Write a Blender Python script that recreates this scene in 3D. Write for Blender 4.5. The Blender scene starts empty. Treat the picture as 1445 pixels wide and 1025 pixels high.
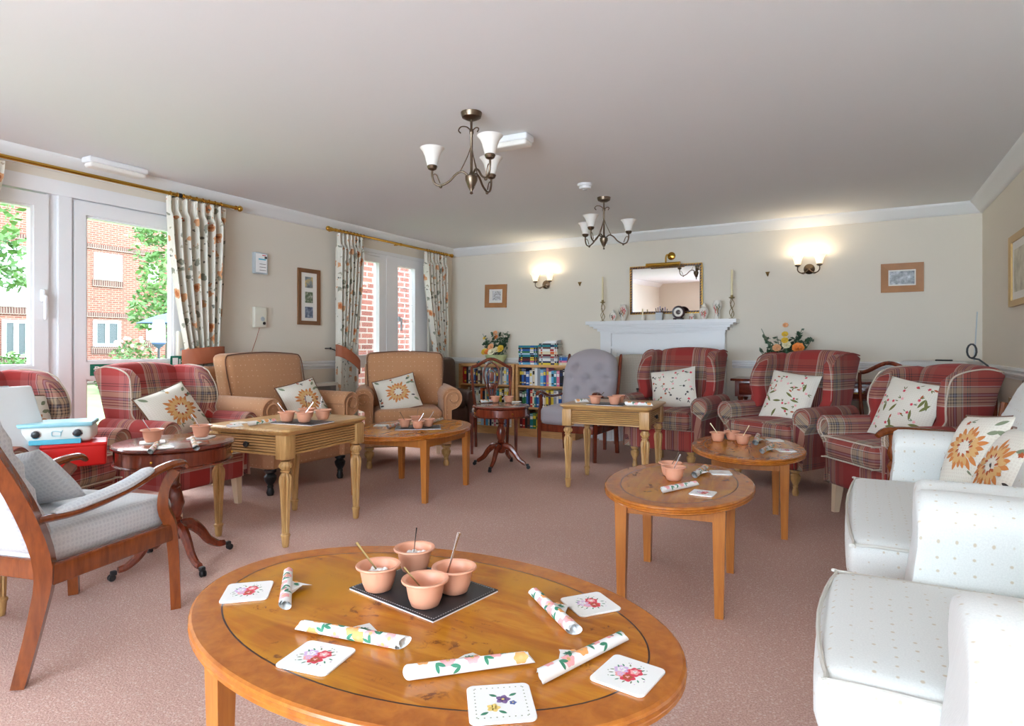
import bpy, math, random
from mathutils import Vector, Matrix
random.seed(7)
PI=math.pi; R_=math.radians
SC=bpy.context.scene; COL=SC.collection
sin,cos=math.sin,math.cos
# ---------- camera constants (1445x1025 frame) ----------
FPX=873.0; CX=722.5; HY=488.5; EYE=1.10; PSI=R_(29.2)
FW=(-sin(PSI),cos(PSI)); RT=(cos(PSI),sin(PSI))
def P(px,py,h):
    z=FPX*(EYE-h)/(py-HY); x=(px-CX)/FPX*z
    return (x*RT[0]+z*FW[0], x*RT[1]+z*FW[1])
def PX(px,py,X):
    t=(px-CX)/FPX; dx=t*RT[0]+FW[0]; dy=t*RT[1]+FW[1]; z=X/dx
    return (z*dy, EYE-(py-HY)/FPX*z)      # -> y, height on the plane x=X
def PY(px,py,Y):
    t=(px-CX)/FPX; dx=t*RT[0]+FW[0]; dy=t*RT[1]+FW[1]; z=Y/dy
    return (z*dx, EYE-(py-HY)/FPX*z)      # -> x, height on the plane y=Y
cam=bpy.data.cameras.new('camera'); co=bpy.data.objects.new('camera',cam); COL.objects.link(co)
co.location=(0,0,EYE); co.rotation_euler=(PI/2,0,PSI)
cam.sensor_fit='HORIZONTAL'; cam.sensor_width=36; cam.lens=36*FPX/1445
cam.shift_y=-(512.5-HY)/1445; cam.clip_start=.02; cam.clip_end=200
SC.camera=co
# ---------- materials ----------
def C(r,g,b):
    f=lambda v:(v/255/12.92 if v/255<=.04045 else ((v/255+.055)/1.055)**2.4)
    return (f(r),f(g),f(b),1)
MATS={}
class NT:
    def __init__(s,name):
        s.m=bpy.data.materials.new(name); s.m.use_nodes=True; s.t=s.m.node_tree; s.n=s.t.nodes; s.b=s.n['Principled BSDF']
        MATS[name]=s.m
    def node(s,typ,**kw):
        n=s.n.new(typ)
        for k,v in kw.items():
            if k.startswith('i_'): n.inputs[k[2:].replace('_',' ')].default_value=v
            else: setattr(n,k,v)
        return n
    def link(s,a,b): s.t.links.new(a,b)
    def coord(s,kind='Object',scale=(1,1,1),rot=(0,0,0),loc=(0,0,0)):
        tc=s.node('ShaderNodeTexCoord'); mp=s.node('ShaderNodeMapping')
        mp.inputs['Scale'].default_value=scale; mp.inputs['Rotation'].default_value=rot; mp.inputs['Location'].default_value=loc
        s.link(tc.outputs[kind],mp.inputs[0]); return mp.outputs[0]
    def ramp(s,fac,stops,interp='LINEAR'):
        r=s.node('ShaderNodeValToRGB'); r.color_ramp.interpolation=interp; e=r.color_ramp.elements
        while len(e)<len(stops): e.new(.5)
        for i,(p,c) in enumerate(stops): e[i].position=p; e[i].color=c
        s.link(fac,r.inputs[0]); return r.outputs[0]
    def mix(s,fac,a,b,mode='MIX'):
        m=s.node('ShaderNodeMix',data_type='RGBA',blend_type=mode)
        for v,i in ((fac,0),(a,6),(b,7)):
            if hasattr(v,'links'): s.link(v,m.inputs[i])
            else: m.inputs[i].default_value=v
        return m.outputs[2]
    def math(s,op,a,b=None,c=None):
        m=s.node('ShaderNodeMath',operation=op)
        for i,v in enumerate((a,b,c)):
            if v is None: continue
            if hasattr(v,'links'): s.link(v,m.inputs[i])
            else: m.inputs[i].default_value=v
        return m.outputs[0]
    def col(s,o): 
        if hasattr(o,'links'): s.link(o,s.b.inputs['Base Color'])
        else: s.b.inputs['Base Color'].default_value=o
    def set(s,rough=None,metal=None,**kw):
        if rough is not None: s.b.inputs['Roughness'].default_value=rough
        if metal is not None: s.b.inputs['Metallic'].default_value=metal
        for k,v in kw.items(): s.b.inputs[k.replace('_',' ')].default_value=v
    def bump(s,h,strength=.3,dist=.01):
        b=s.node('ShaderNodeBump'); b.inputs['Strength'].default_value=strength; b.inputs['Distance'].default_value=dist
        s.link(h,b.inputs['Height']); s.link(b.outputs[0],s.b.inputs['Normal'])
    def noise(s,vec,scale,detail=3,rough=.5,dist=0):
        n=s.node('ShaderNodeTexNoise'); n.inputs['Scale'].default_value=scale; n.inputs['Detail'].default_value=detail
        n.inputs['Roughness'].default_value=rough; n.inputs['Distortion'].default_value=dist
        s.link(vec,n.inputs['Vector']); return n.outputs['Fac']
def plain(name,col,rough=.5,metal=0,nz=0,bump=0,bscale=200,**kw):
    t=NT(name); t.set(rough,metal,**kw)
    v=t.coord()
    if nz:
        f=t.noise(v,6,4); k=nz
        t.col(t.ramp(f,[(.3,tuple(c*(1-k) for c in col[:3])+(1,)),(.7,tuple(min(1,c*(1+k)) for c in col[:3])+(1,))]))
    else: t.col(col)
    if bump: t.bump(t.noise(v,bscale,2),bump,.002)
    return t.m
def wood(name,lo,hi,rough=.35,scale=(40,40,3),dark=None,kind='Object',coat=0,nscale=1.6):
    t=NT(name); t.set(rough); t.b.inputs['Coat Weight'].default_value=coat; t.b.inputs['Coat Roughness'].default_value=.12
    v=t.coord(kind,scale=scale)
    f=t.noise(v,nscale,5,.6,.4)
    st=[(.3,lo),(.68,hi)]
    if dark: st=[(.22,dark)]+st
    t.col(t.ramp(f,st)); t.bump(f,.06,.002); return t.m
plain('wall_paint',C(228,219,204),.9,bump=.05,bscale=60)
plain('ceiling_paint',C(238,239,240),.95)
plain('white_gloss',C(236,236,236),.35)
plain('white_matt',C(238,238,237),.6)
plain('upvc',C(240,240,241),.28)
plain('brass',C(205,160,70),.22,1)
plain('antique_brass',C(120,104,88),.32,1)
plain('bronze',C(150,128,84),.35,1)
plain('chrome',C(215,215,218),.16,1)
plain('black_metal',C(28,28,30),.4)
plain('black_leather',C(38,38,41),.42,bump=.15,bscale=350)
plain('white_stitch',C(205,205,205),.7)
plain('terracotta_plastic',C(222,158,128),.38)
plain('pot_white',C(245,245,243),.6,bump=.4,bscale=120)
plain('coaster_white',C(243,243,240),.3)
plain('cream_plastic',C(228,224,208),.4)
plain('grey_plastic',C(188,196,200),.45)
plain('dark_grille',C(120,116,112),.6)
plain('hob_blue',C(90,190,215),.5)
plain('tin_cream',C(222,222,214),.35)
plain('tin_red',C(222,22,18),.4)
plain('tin_blue',C(150,200,210),.35)
plain('green_sign',C(0,118,92),.5)
plain('white_ink',C(250,250,250),.6)
plain('frame_pine',C(172,118,72),.5,nz=.15)
plain('frame_brown',C(128,84,50),.5,nz=.12)
plain('frame_gilt',C(196,160,100),.4,.2)
plain('mount_card',C(238,234,226),.8)
plain('dark_brown_leather',C(74,52,42),.45,bump=.1,bscale=60)
plain('candle_wax',C(235,222,180),.5)
plain('clock_dark',C(60,34,34),.35)
plain('pale_leg',C(226,200,168),.4)
plain('leg_dark',C(92,40,22),.3)
plain('book_page',C(228,222,206),.8)
plain('leaf_green',C(52,82,54),.55); plain('leaf_grey',C(98,118,96),.6)
plain('petal_yellow',C(236,196,60),.6); plain('petal_peach',C(240,178,128),.6); plain('petal_cream',C(238,230,196),.6); plain('petal_orange',C(236,138,60),.6)
plain('piping_cream',C(200,196,186),.8)
plain('bowl_green',C(196,212,160),.4)
plain('ivory_china',C(236,230,220),.2)
plain('m_red',C(214,64,84),.7); plain('m_pink',C(240,170,170),.7); plain('m_lilac',C(216,186,222),.7); plain('m_green',C(60,130,100),.7)
plain('m_peach',C(240,168,100),.7); plain('m_orange',C(204,128,66),.7); plain('m_sage',C(128,138,110),.7); plain('m_dark',C(62,58,58),.7)
plain('m_rust',C(178,84,44),.7); plain('m_olive',C(110,112,56),.7); plain('m_yellow',C(236,206,120),.7); plain('m_purple',C(128,100,150),.7); plain('m_blue',C(90,110,170),.7); plain('m_tan',C(214,170,112),.7)
plain('napkin_white',C(240,240,238),.8)
plain('terracotta_band',C(172,98,66),.6)
plain('printer_white',C(200,200,196),.5); plain('printer_dark',C(58,62,74),.4)
plain('parasol_navy',C(60,74,104),.8); plain('cover_grey',C(140,146,156),.7); plain('grille_black',C(30,30,32),.7)
plain('soil',C(70,62,48),.9)
plain('radiator_cream',C(222,216,204),.5)
plain('skirt_white',C(232,232,230),.4)
plain('foam_white',C(236,238,238),.4)
wood('yew_edge',C(158,84,22),C(188,112,34),.26,(60,60,60),coat=.15,nscale=.5)
wood('yew_leg',C(168,98,40),C(192,122,54),.28,(30,30,2.5),coat=.3)
wood('oak_fluted',C(168,124,72),C(204,162,104),.42,(50,50,4),dark=C(128,90,50))
wood('oak_apron',C(180,136,82),C(196,154,96),.42,(5,5,5))
plain('oak_groove_shade',C(112,78,42),.6)  # groove shade put into the colour so the apron reeds show as lines
wood('oak_top',C(176,130,76),C(208,166,108),.3,(3,40,40),coat=.2)
wood('mahogany',C(88,32,20),C(134,58,34),.22,(30,30,3),coat=.5)
wood('mahogany_top',C(84,30,22),C(122,50,34),.16,(4,30,30),coat=.7)
wood('cherry_wood',C(104,48,18),C(140,70,28),.26,(25,25,4),coat=.4)
wood('beech_shelf',C(196,140,84),C(224,174,116),.45,(4,40,40))
def yew_top():
    t=NT('yew_top'); t.set(.24); t.b.inputs['Specular IOR Level'].default_value=.35; t.b.inputs['Coat Weight'].default_value=.08; t.b.inputs['Coat Roughness'].default_value=.1
    v=t.coord(scale=(1,1,1)); vs=t.coord(scale=(2.5,14,1),rot=(0,0,.35))
    g=t.noise(vs,1.3,6,.6,1.2)
    base=t.ramp(g,[(.28,C(146,78,18)),(.5,C(180,108,26)),(.72,C(204,136,40))])
    big=t.noise(v,3.2,3,.5,.6)
    base=t.mix(t.ramp(big,[(.45,(0,0,0,1)),(.62,(1,1,1,1))]),base,C(190,128,26))
    kn=t.noise(v,26,5,.7,.5); wh=t.noise(v,4.5,2)
    k=t.math('MULTIPLY',t.ramp(kn,[(.575,(0,0,0,1)),(.64,(1,1,1,1))]),t.ramp(wh,[(.49,(0,0,0,1)),(.58,(1,1,1,1))]))
    t.col(t.mix(t.math('MULTIPLY',k,.8),base,C(96,44,14)))
yew_top()
plain('inlay_dark',C(58,28,12),.3)
def carpet():
    t=NT('carpet'); t.set(.95)
    v=t.coord(); n1=t.noise(v,170,2,.7); n2=t.noise(v,1.1,3)
    vo=t.node('ShaderNodeTexVoronoi'); vo.inputs['Scale'].default_value=62; t.link(v,vo.inputs['Vector'])
    fl=t.ramp(vo.outputs['Distance'],[(.16,(1,1,1,1)),(.34,(0,0,0,1))])
    a=t.ramp(n1,[(.3,C(170,133,121)),(.5,C(199,160,146)),(.72,C(220,189,175))])
    a=t.mix(t.math('MULTIPLY',fl,.6),a,C(220,198,186))
    a=t.mix(t.math('MULTIPLY',t.ramp(n2,[(.4,(0,0,0,1)),(.7,(1,1,1,1))]),.15),a,C(166,128,114))
    t.col(a); t.bump(n1,.5,.004)
carpet()
def plaid(name,shift=0,dark=1.0,pk=(168,98,92)):
    t=NT(name); t.set(.92)
    r=C(156*dark,30*dark,24*dark); p=C(pk[0]*dark,pk[1]*dark,pk[2]*dark); b=C(172*dark,148*dark,122*dark); k=C(42,28,38); w=C(206,196,186); g=C(120,116,124); o=C(168*dark,70*dark,48*dark)
    tc=t.node('ShaderNodeTexCoord'); sp=t.node('ShaderNodeSeparateXYZ'); t.link(tc.outputs['UV'],sp.inputs[0])
    st=[(0,r),(.24,o),(.25,w),(.262,b),(.30,k),(.316,b),(.345,k),(.361,b),(.39,k),(.406,g),(.43,k),(.446,b),(.48,b),(.53,k),(.54,w),(.552,p),(.62,k),(.634,p),(.66,k),(.674,p),(.78,p),(.80,r)]
    fu=t.math('FRACT',t.math('MULTIPLY_ADD',sp.outputs[0],2.55,.12+shift)); fv=t.math('FRACT',t.math('MULTIPLY_ADD',sp.outputs[1],2.55,.35+shift*.7))
    cu=t.ramp(fu,st,'CONSTANT'); cv=t.ramp(fv,st,'CONSTANT')
    c=t.mix(.5,cu,cv)
    n=t.noise(t.coord('UV'),400,2,.7); c=t.mix(t.math('MULTIPLY',n,.06),c,C(206,196,190)); t.col(c); t.bump(n,.3,.002)
    t.b.inputs['Sheen Weight'].default_value=.08; return t.m
plaid('plaid_tweed',0,.95,(156,70,56)); plaid('plaid_tweed_lit',.2,1.05,(166,84,80))  # second plaid: same tweed, paler and pinker with window light put into its colour
def dotted(name,base,dot,scale,thr=.1,rough=.9,stretch=(1,1,1),nz=.06):
    t=NT(name); t.set(rough); v=t.coord('UV',scale=stretch)
    vo=t.node('ShaderNodeTexVoronoi'); vo.inputs['Scale'].default_value=scale; vo.inputs['Randomness'].default_value=.12; t.link(v,vo.inputs['Vector'])
    m=t.ramp(vo.outputs['Distance'],[(thr,(1,1,1,1)),(thr+.05,(0,0,0,1))])
    n=t.noise(t.coord('UV'),260,2,.7)
    c=t.ramp(n,[(.3,tuple(x*(1-nz) for x in base[:3])+(1,)),(.7,tuple(min(1,x*(1+nz)) for x in base[:3])+(1,))])
    t.col(t.mix(m,c,dot)); t.bump(n,.2,.0012); t.b.inputs['Sheen Weight'].default_value=.2
    return t.m
dotted('tan_dotted',C(188,136,96),C(216,178,146),24,.075)
dotted('cream_dotted',C(212,212,207),C(194,180,158),27,.075)
dotted('ivory_weave',C(206,208,210),C(194,196,200),60,.3,nz=.1)
dotted('grey_velvet',C(168,160,164),C(168,160,164),10,.05,.75,nz=.05)
dotted('beige_speckle',C(190,180,166),C(170,158,142),90,.3,nz=.14)
dotted('linen_cream',C(228,222,208),C(222,214,200),80,.3)
dotted('piping_beige',C(206,190,172),C(190,174,156),200,.3)
dotted('piping_brown',C(120,80,56),C(110,72,50),200,.3)
dotted('pale_blue_floral',C(222,224,232),C(206,206,226),24,.3)
def curtain_mat():
    t=NT('curtain_floral'); t.set(.9); uv=t.coord('UV')
    nd=t.noise(uv,9,3,.6); 
    ds=t.node('ShaderNodeVectorMath',operation='ADD'); t.link(uv,ds.inputs[0])
    cn=t.node('ShaderNodeTexNoise'); cn.inputs['Scale'].default_value=22; t.link(uv,cn.inputs['Vector'])
    sc=t.node('ShaderNodeVectorMath',operation='SCALE'); t.link(cn.outputs['Color'],sc.inputs[0]); sc.inputs['Scale'].default_value=.07; t.link(sc.outputs[0],ds.inputs[1])
    base=C(226,220,206)
    def layer(prev,scale,thr,col,seed,soft=.02):
        vo=t.node('ShaderNodeTexVoronoi'); vo.inputs['Scale'].default_value=scale
        mp=t.node('ShaderNodeMapping'); mp.inputs['Location'].default_value=(seed,seed*.7,0); t.link(ds.outputs[0],mp.inputs[0]); t.link(mp.outputs[0],vo.inputs['Vector'])
        m=t.ramp(vo.outputs['Distance'],[(thr,(1,1,1,1)),(thr+soft,(0,0,0,1))])
        return t.mix(m,prev,col)
    c=layer(base,9,.24,C(142,142,124),.33); c=layer(c,15,.17,C(176,166,142),2.3)
    c=layer(c,7.5,.27,C(214,158,114),5.1); c=layer(c,7.5,.13,C(184,104,58),5.1); c=layer(c,12,.12,C(106,104,92),9.7)
    t.col(c); t.b.inputs['Transmission Weight'].default_value=0
    return t.m
curtain_mat()
def brick(name,c1,c2,mort,scale,bw=.225,bh=.075,ms=.01,kind='UV'):
    t=NT(name); t.set(.9); v=t.coord(kind)
    b=t.node('ShaderNodeTexBrick'); b.inputs['Scale'].default_value=1; b.inputs['Brick Width'].default_value=bw; b.inputs['Row Height'].default_value=bh; b.inputs['Mortar Size'].default_value=ms
    b.inputs['Color1'].default_value=c1; b.inputs['Color2'].default_value=c2; b.inputs['Mortar'].default_value=mort; b.inputs['Bias'].default_value=0
    t.link(v,b.inputs['Vector']); n=t.noise(v,5,4)
    t.col(t.mix(t.math('MULTIPLY',n,.35),b.outputs['Color'],c2)); t.bump(b.outputs['Fac'],-.4,.01)
brick('brick_far',C(128,76,58),C(106,58,44),C(140,122,106),1)
brick('brick_near',C(128,72,56),C(104,54,42),C(150,138,126),1)
brick('brick_band',C(92,60,50),C(74,48,40),C(140,124,108),1,bw=.075,bh=.225)
def leafy(name,a,b_):
    t=NT(name); t.set(.6); v=t.coord(); n=t.noise(v,2.2,2); t.col(t.ramp(n,[(.3,a),(.7,b_)]))
    t.b.inputs['Subsurface Weight'].default_value=0
leafy('foliage',C(44,82,32),C(96,132,60)); leafy('foliage_light',C(54,92,36),C(100,132,64)); leafy('foliage_rose',C(50,84,38),C(110,134,74))
def lawn():
    t=NT('lawn'); t.set(.95); v=t.coord(scale=(1,4,1)); n=t.noise(v,.5,3); n2=t.noise(t.coord(),40,3,.7)
    c=t.ramp(n,[(.35,C(84,108,56)),(.65,C(112,130,78))]); t.col(t.mix(t.math('MULTIPLY',n2,.4),c,C(76,104,48)))
lawn()
plain('blossom_pink',C(200,160,150),.6)
def glass():
    t=NT('window_glass'); n=t.n; n.remove(t.b)
    tr=t.node('ShaderNodeBsdfTransparent'); gl=t.node('ShaderNodeBsdfGlossy'); gl.inputs['Roughness'].default_value=.02
    fr=t.node('ShaderNodeFresnel'); fr.inputs[0].default_value=1.25; mx=t.node('ShaderNodeMixShader')
    t.link(fr.outputs[0],mx.inputs[0]); t.link(tr.outputs[0],mx.inputs[1]); t.link(gl.outputs[0],mx.inputs[2]); t.link(mx.outputs[0],n['Material Output'].inputs[0])
glass()
def shade(name,em):
    t=NT(name); t.col(C(240,236,228)); t.set(.45)
    if em: t.b.inputs['Emission Color'].default_value=(1,.80,.52,1); t.b.inputs['Emission Strength'].default_value=em
shade('shade_unlit',0); shade('shade_lit',.75)
def mirror():
    t=NT('mirror_glass'); t.col((.9,.9,.9,1)); t.set(.01,1)
mirror()
def picture(name,cols,scale):
    t=NT(name); t.set(.5); n=t.noise(t.coord(),scale,5,.6); t.col(t.ramp(n,cols))
picture('photo_lake',[(.3,C(60,70,74)),(.5,C(140,148,150)),(.6,C(210,180,110)),(.75,C(200,205,210))],14)
picture('photo_garden',[(.3,C(40,60,40)),(.5,C(120,130,100)),(.7,C(200,196,186))],40)
picture('photo_sea',[(.3,C(40,52,74)),(.5,C(110,120,140)),(.7,C(190,196,204))],22)
picture('photo_winter',[(.3,C(110,116,122)),(.5,C(176,180,184)),(.7,C(230,232,236))],26)
picture('sketch_print',[(.35,C(140,136,134)),(.5,C(206,204,204)),(.6,C(226,226,228))],60)
picture('print_town',[(.3,C(160,150,130)),(.5,C(200,192,170)),(.7,C(224,218,200))],9)
plain('window_pane_dark',C(44,54,50),.2); plain('window_blind',C(232,234,236),.7)
BOOKC={'red':C(190,40,34),'orange':C(226,98,40),'white':C(232,232,228),'cream':C(226,212,180),'black':C(26,26,30),'navy':C(24,38,84),'blue':C(38,92,170),'sky blue':C(98,174,214),'teal':C(22,128,140),'green':C(44,116,70),'yellow':C(232,204,54),'pink':C(222,120,150),'brown':C(104,62,44),'grey':C(140,144,150),'maroon':C(104,24,38),'pale blue':C(170,200,220)}
for k,v in BOOKC.items(): plain('book_'+k.replace(' ','_'),v,.45)
# ---------- mesh builder ----------
def nrm(v):
    l=math.sqrt(sum(a*a for a in v)) or 1; return tuple(a/l for a in v)
class MB:
    def __init__(s,*mats): s.v=[];s.f=[];s.mi=[];s.uvf=[];s.mats=list(mats);s.cur=0;s.M=None;s.uv=None;s.cuv={}
    def use(s,m):
        if m not in s.mats: s.mats.append(m)
        s.cur=s.mats.index(m); return s
    def add(s,vs,fs,uvs=None):
        o=len(s.v)
        if s.M is not None: vs=[tuple(s.M@Vector(p)) for p in vs]
        s.v+=[tuple(p) for p in vs]
        for k,f in enumerate(fs):
            s.f.append(tuple(i+o for i in f)); s.mi.append(s.cur)
            if uvs: s.cuv[len(s.f)-1]=[uvs[i] for i in f]
        return s
    def box(s,x0,x1,y0,y1,z0,z1):
        return s.add([(x0,y0,z0),(x1,y0,z0),(x1,y1,z0),(x0,y1,z0),(x0,y0,z1),(x1,y0,z1),(x1,y1,z1),(x0,y1,z1)],
            [(0,3,2,1),(4,5,6,7),(0,1,5,4),(1,2,6,5),(2,3,7,6),(3,0,4,7)])
    def rbox(s,c,d,r=.02,n=6,k=3,bulge=(0,0,0),fn=None):
        h=[a/2 for a in d]; r=min(r,min(h)*.98); ax=[]
        for a in h:
            e=[-a+r*(1-cos(PI/2*i/k)) for i in range(k)] if k>1 else [-a]
            m=[-(a-r)+2*(a-r)*i/n for i in range(n+1)]
            ax.append(e+m+[-q for q in reversed(e)])
        idx={}; vs=[]; fs=[]
        def vid(i,j,l):
            key=(i,j,l)
            if key in idx: return idx[key]
            q=[ax[0][i],ax[1][j],ax[2][l]]
            cc=[max(-(h[t]-r),min(h[t]-r,q[t])) for t in range(3)]
            dd=[q[t]-cc[t] for t in range(3)]; L=math.sqrt(sum(a*a for a in dd))
            if L>1e-9:
                # equalise: push to the sphere of radius r
                q=[cc[t]+dd[t]/L*r for t in range(3)]
            if any(bulge):
                w=[max(0,1-(q[t]/h[t])**2) for t in range(3)]
                q=[q[0]+bulge[0]*q[0]/h[0]*w[1]*w[2], q[1]+bulge[1]*q[1]/h[1]*w[0]*w[2], q[2]+bulge[2]*q[2]/h[2]*w[0]*w[1]]
            q=tuple(q[t]+c[t] for t in range(3))
            if fn: q=fn(*q)
            idx[key]=len(vs); vs.append(q); return idx[key]
        N=[len(a) for a in ax]
        for a,b,cx_ in ((0,1,2),(1,2,0),(2,0,1)):
            for side in (0,N[cx_]-1):
                for i in range(N[a]-1):
                    for j in range(N[b]-1):
                        def g(ii,jj):
                            t=[0,0,0]; t[a]=ii; t[b]=jj; t[cx_]=side; return vid(*t)
                        q=(g(i,j),g(i+1,j),g(i+1,j+1),g(i,j+1))
                        fs.append(q if side else q[::-1])
        return s.add(vs,fs)
    def lathe(s,prof,c=(0,0,0),seg=20,flute=None,sx=1,sy=1,cap=True):
        vs=[];fs=[]; n=len(prof)
        for (r,z) in prof:
            for j in range(seg):
                a=2*PI*j/seg; rr=r
                if flute and flute[2]<=z<=flute[3]: rr=r*(1-flute[1]*(.5-.5*cos(a*flute[0])))
                vs.append((c[0]+rr*cos(a)*sx,c[1]+rr*sin(a)*sy,c[2]+z))
        for i in range(n-1):
            for j in range(seg):
                k=(j+1)%seg; fs.append((i*seg+j,i*seg+k,(i+1)*seg+k,(i+1)*seg+j))
        if cap:
            if prof[0][0]>1e-5: fs.append(tuple(range(seg-1,-1,-1)))
            if prof[-1][0]>1e-5: fs.append(tuple((n-1)*seg+j for j in range(seg)))
        return s.add(vs,fs)
    def tube(s,pts,r=.01,seg=8,closed=False,up=None,flat=1):
        pts=[Vector(p) for p in pts]; n=len(pts); vs=[];fs=[]
        rr=list(r) if isinstance(r,(list,tuple)) else [r]*n
        if 4<=n<=12 and not closed:      # smooth the path
            q=[];qr=[]; k=4
            for i in range(n-1):
                a,b,c,d=pts[max(i-1,0)],pts[i],pts[i+1],pts[min(i+2,n-1)]
                for j in range(k):
                    t=j/k; q.append(.5*((2*b)+(c-a)*t+(2*a-5*b+4*c-d)*t*t+(-a+3*b-3*c+d)*t**3)); qr.append(rr[i]+(rr[i+1]-rr[i])*t)
            pts=q+[pts[-1]]; rr=qr+[rr[-1]]; n=len(pts)
        pn=None
        for i,p in enumerate(pts):
            if closed: t=(pts[(i+1)%n]-pts[i-1])
            else: t=pts[min(i+1,n-1)]-pts[max(i-1,0)]
            t.normalize()
            if up is not None: a=Vector(up)
            elif pn is None: a=Vector((0,0,1)) if abs(t.z)<.9 else Vector((1,0,0))
            else: a=pn
            a=(a-t*a.dot(t))
            if a.length<1e-6: a=Vector((1,0,0))-t*t.x
            a.normalize(); pn=a; b=t.cross(a)
            for j in range(seg):
                th=2*PI*j/seg; vs.append(tuple(p+a*cos(th)*rr[i]*flat+b*sin(th)*rr[i]))
        m=n if closed else n-1
        for i in range(m):
            for j in range(seg):
                k=(j+1)%seg; i2=(i+1)%n
                fs.append((i*seg+j,i*seg+k,i2*seg+k,i2*seg+j))
        if not closed: fs+= [tuple(range(seg-1,-1,-1)),tuple((n-1)*seg+j for j in range(seg))]
        return s.add(vs,fs)
    def loft(s,secs,cap=True):
        n=len(secs[0]); vs=[p for q in secs for p in q]; fs=[]
        for i in range(len(secs)-1):
            for j in range(n):
                k=(j+1)%n; fs.append((i*n+j,i*n+k,(i+1)*n+k,(i+1)*n+j))
        if cap: fs+=[tuple(range(n-1,-1,-1)),tuple((len(secs)-1)*n+j for j in range(n))]
        return s.add(vs,fs)
    def prism(s,out,f0,f1):      # out: 2D outline; f0,f1 map (u,v)->xyz for both faces
        return s.loft([[f0(*p) for p in out],[f1(*p) for p in out]])
    def grid(s,fn,nu,nv,uv=None,back=None):
        vs=[fn(i/nu,j/nv) for j in range(nv+1) for i in range(nu+1)]
        fs=[(j*(nu+1)+i,j*(nu+1)+i+1,(j+1)*(nu+1)+i+1,(j+1)*(nu+1)+i) for j in range(nv) for i in range(nu)]
        uvs=[uv(i/nu,j/nv) for j in range(nv+1) for i in range(nu+1)] if uv else None
        return s.add(vs,fs,uvs)
    def sphere(s,c,r,seg=10,rings=6,sc=(1,1,1)):
        pr=[(max(1e-6,r*sin(PI*i/rings)),-r*cos(PI*i/rings)) for i in range(rings+1)]
        vs=[];fs=[]
        for (q,z) in pr:
            for j in range(seg): a=2*PI*j/seg; vs.append((c[0]+q*cos(a)*sc[0],c[1]+q*sin(a)*sc[1],c[2]+z*sc[2]))
        for i in range(rings):
            for j in range(seg): k=(j+1)%seg; fs.append((i*seg+j,i*seg+k,(i+1)*seg+k,(i+1)*seg+j))
        return s.add(vs,fs)
    def mesh(s,name,sharp=35):
        me=bpy.data.meshes.new(name); me.from_pydata(s.v,[],s.f); 
        for m in s.mats: me.materials.append(MATS[m])
        me.polygons.foreach_set('material_index',s.mi); me.polygons.foreach_set('use_smooth',[True]*len(s.f))
        me.update()
        uvl=me.uv_layers.new(name='UVMap'); data=[0.0]*(2*len(me.loops))
        vv=s.v
        for p in me.polygons:
            nn=p.normal; cu=s.cuv.get(p.index)
            ax=max(range(3),key=lambda t:abs(nn[t]))
            for k,li in enumerate(p.loop_indices):
                if cu: u=cu[k]
                else:
                    q=vv[me.loops[li].vertex_index]
                    if s.uv: u=s.uv(q)
                    elif ax==2: u=(q[0],q[1])
                    elif ax==1: u=(q[0],q[2])
                    else: u=(q[1],q[2]) if s.uv is None else u
                data[2*li]=u[0]; data[2*li+1]=u[1]
        uvl.data.foreach_set('uv',data)
        me.set_sharp_from_angle(angle=R_(sharp)); return me
    def build(s,name,parent=None,sharp=35,loc=None,rot=None):
        o=bpy.data.objects.new(name,s.mesh(name,sharp)); COL.objects.link(o)
        if parent is not None: o.parent=parent
        if loc is not None: o.location=loc
        if rot is not None: o.rotation_euler=rot
        return o
def tag(o,label,cat,group=None,kind=None):
    if label: o['label']=label
    if cat: o['category']=cat
    if group: o['group']=group
    if kind: o['kind']=kind
    return o
def thing(name,label,cat,loc=(0,0,0),rz=0,group=None,rot=None):
    o=bpy.data.objects.new(name,None); o.empty_display_size=.1; COL.objects.link(o)
    o.location=loc; o.rotation_euler=rot if rot else (0,0,rz); return tag(o,label,cat,group)
def struct(name,mb,sharp=35):
    o=mb.build(name,None,sharp); o['kind']='structure'; return o
KIDS={}
def copy_tree(o,label=None,loc=None,rot=None,parent=None,group=None):
    c=o.copy(); COL.objects.link(c); c.parent=parent
    if label: c['label']=label
    if group: c['group']=group
    if loc is not None: c.location=loc
    if rot is not None: c.rotation_euler=rot
    for ch in [x for x in bpy.data.objects if x.parent==o]: copy_tree(ch,parent=c)
    return c
def face(fx,fy): return math.atan2(fy,fx)+PI/2     # local front is -Y
# ================= SETTING =================
XL,XR,YB,YF,HC=-4.81,.98,6.93,-3.2,2.40
m=MB('carpet'); m.box(XL-.12,XR+.12,YF-.12,YB+.12,-.05,0); struct('floor',m)
m=MB('ceiling_paint'); m.box(XL-.12,XR+.12,YF-.12,YB+.12,HC,HC+.1); struct('ceiling',m)
W1a,W1b,W1t=-.35,3.16,2.24; W0a,W0b=-2.9,-.75       # big glazing opening in left wall
W2a,W2b,W2t=5.02,6.42,2.20
m=MB('wall_paint')
T=.14
m.box(XL-T,XL,YF-T,W1a,0,HC); m.box(XL-T,XL,W1b,W2a,0,HC); m.box(XL-T,XL,W2b,YB+T,0,HC)
m.box(XL-T,XL,W1a,W1b,W1t,HC); m.box(XL-T,XL,W2a,W2b,W2t,HC)
struct('wall_left',m)
m=MB('wall_paint'); m.box(XL,XR+T,YB,YB+T,0,HC); struct('wall_back',m)
m=MB('wall_paint'); m.box(XR,XR+T,YF,YB,0,HC); struct('wall_right',m)
WF=(-3.1,.75,.25,2.2)
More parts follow.
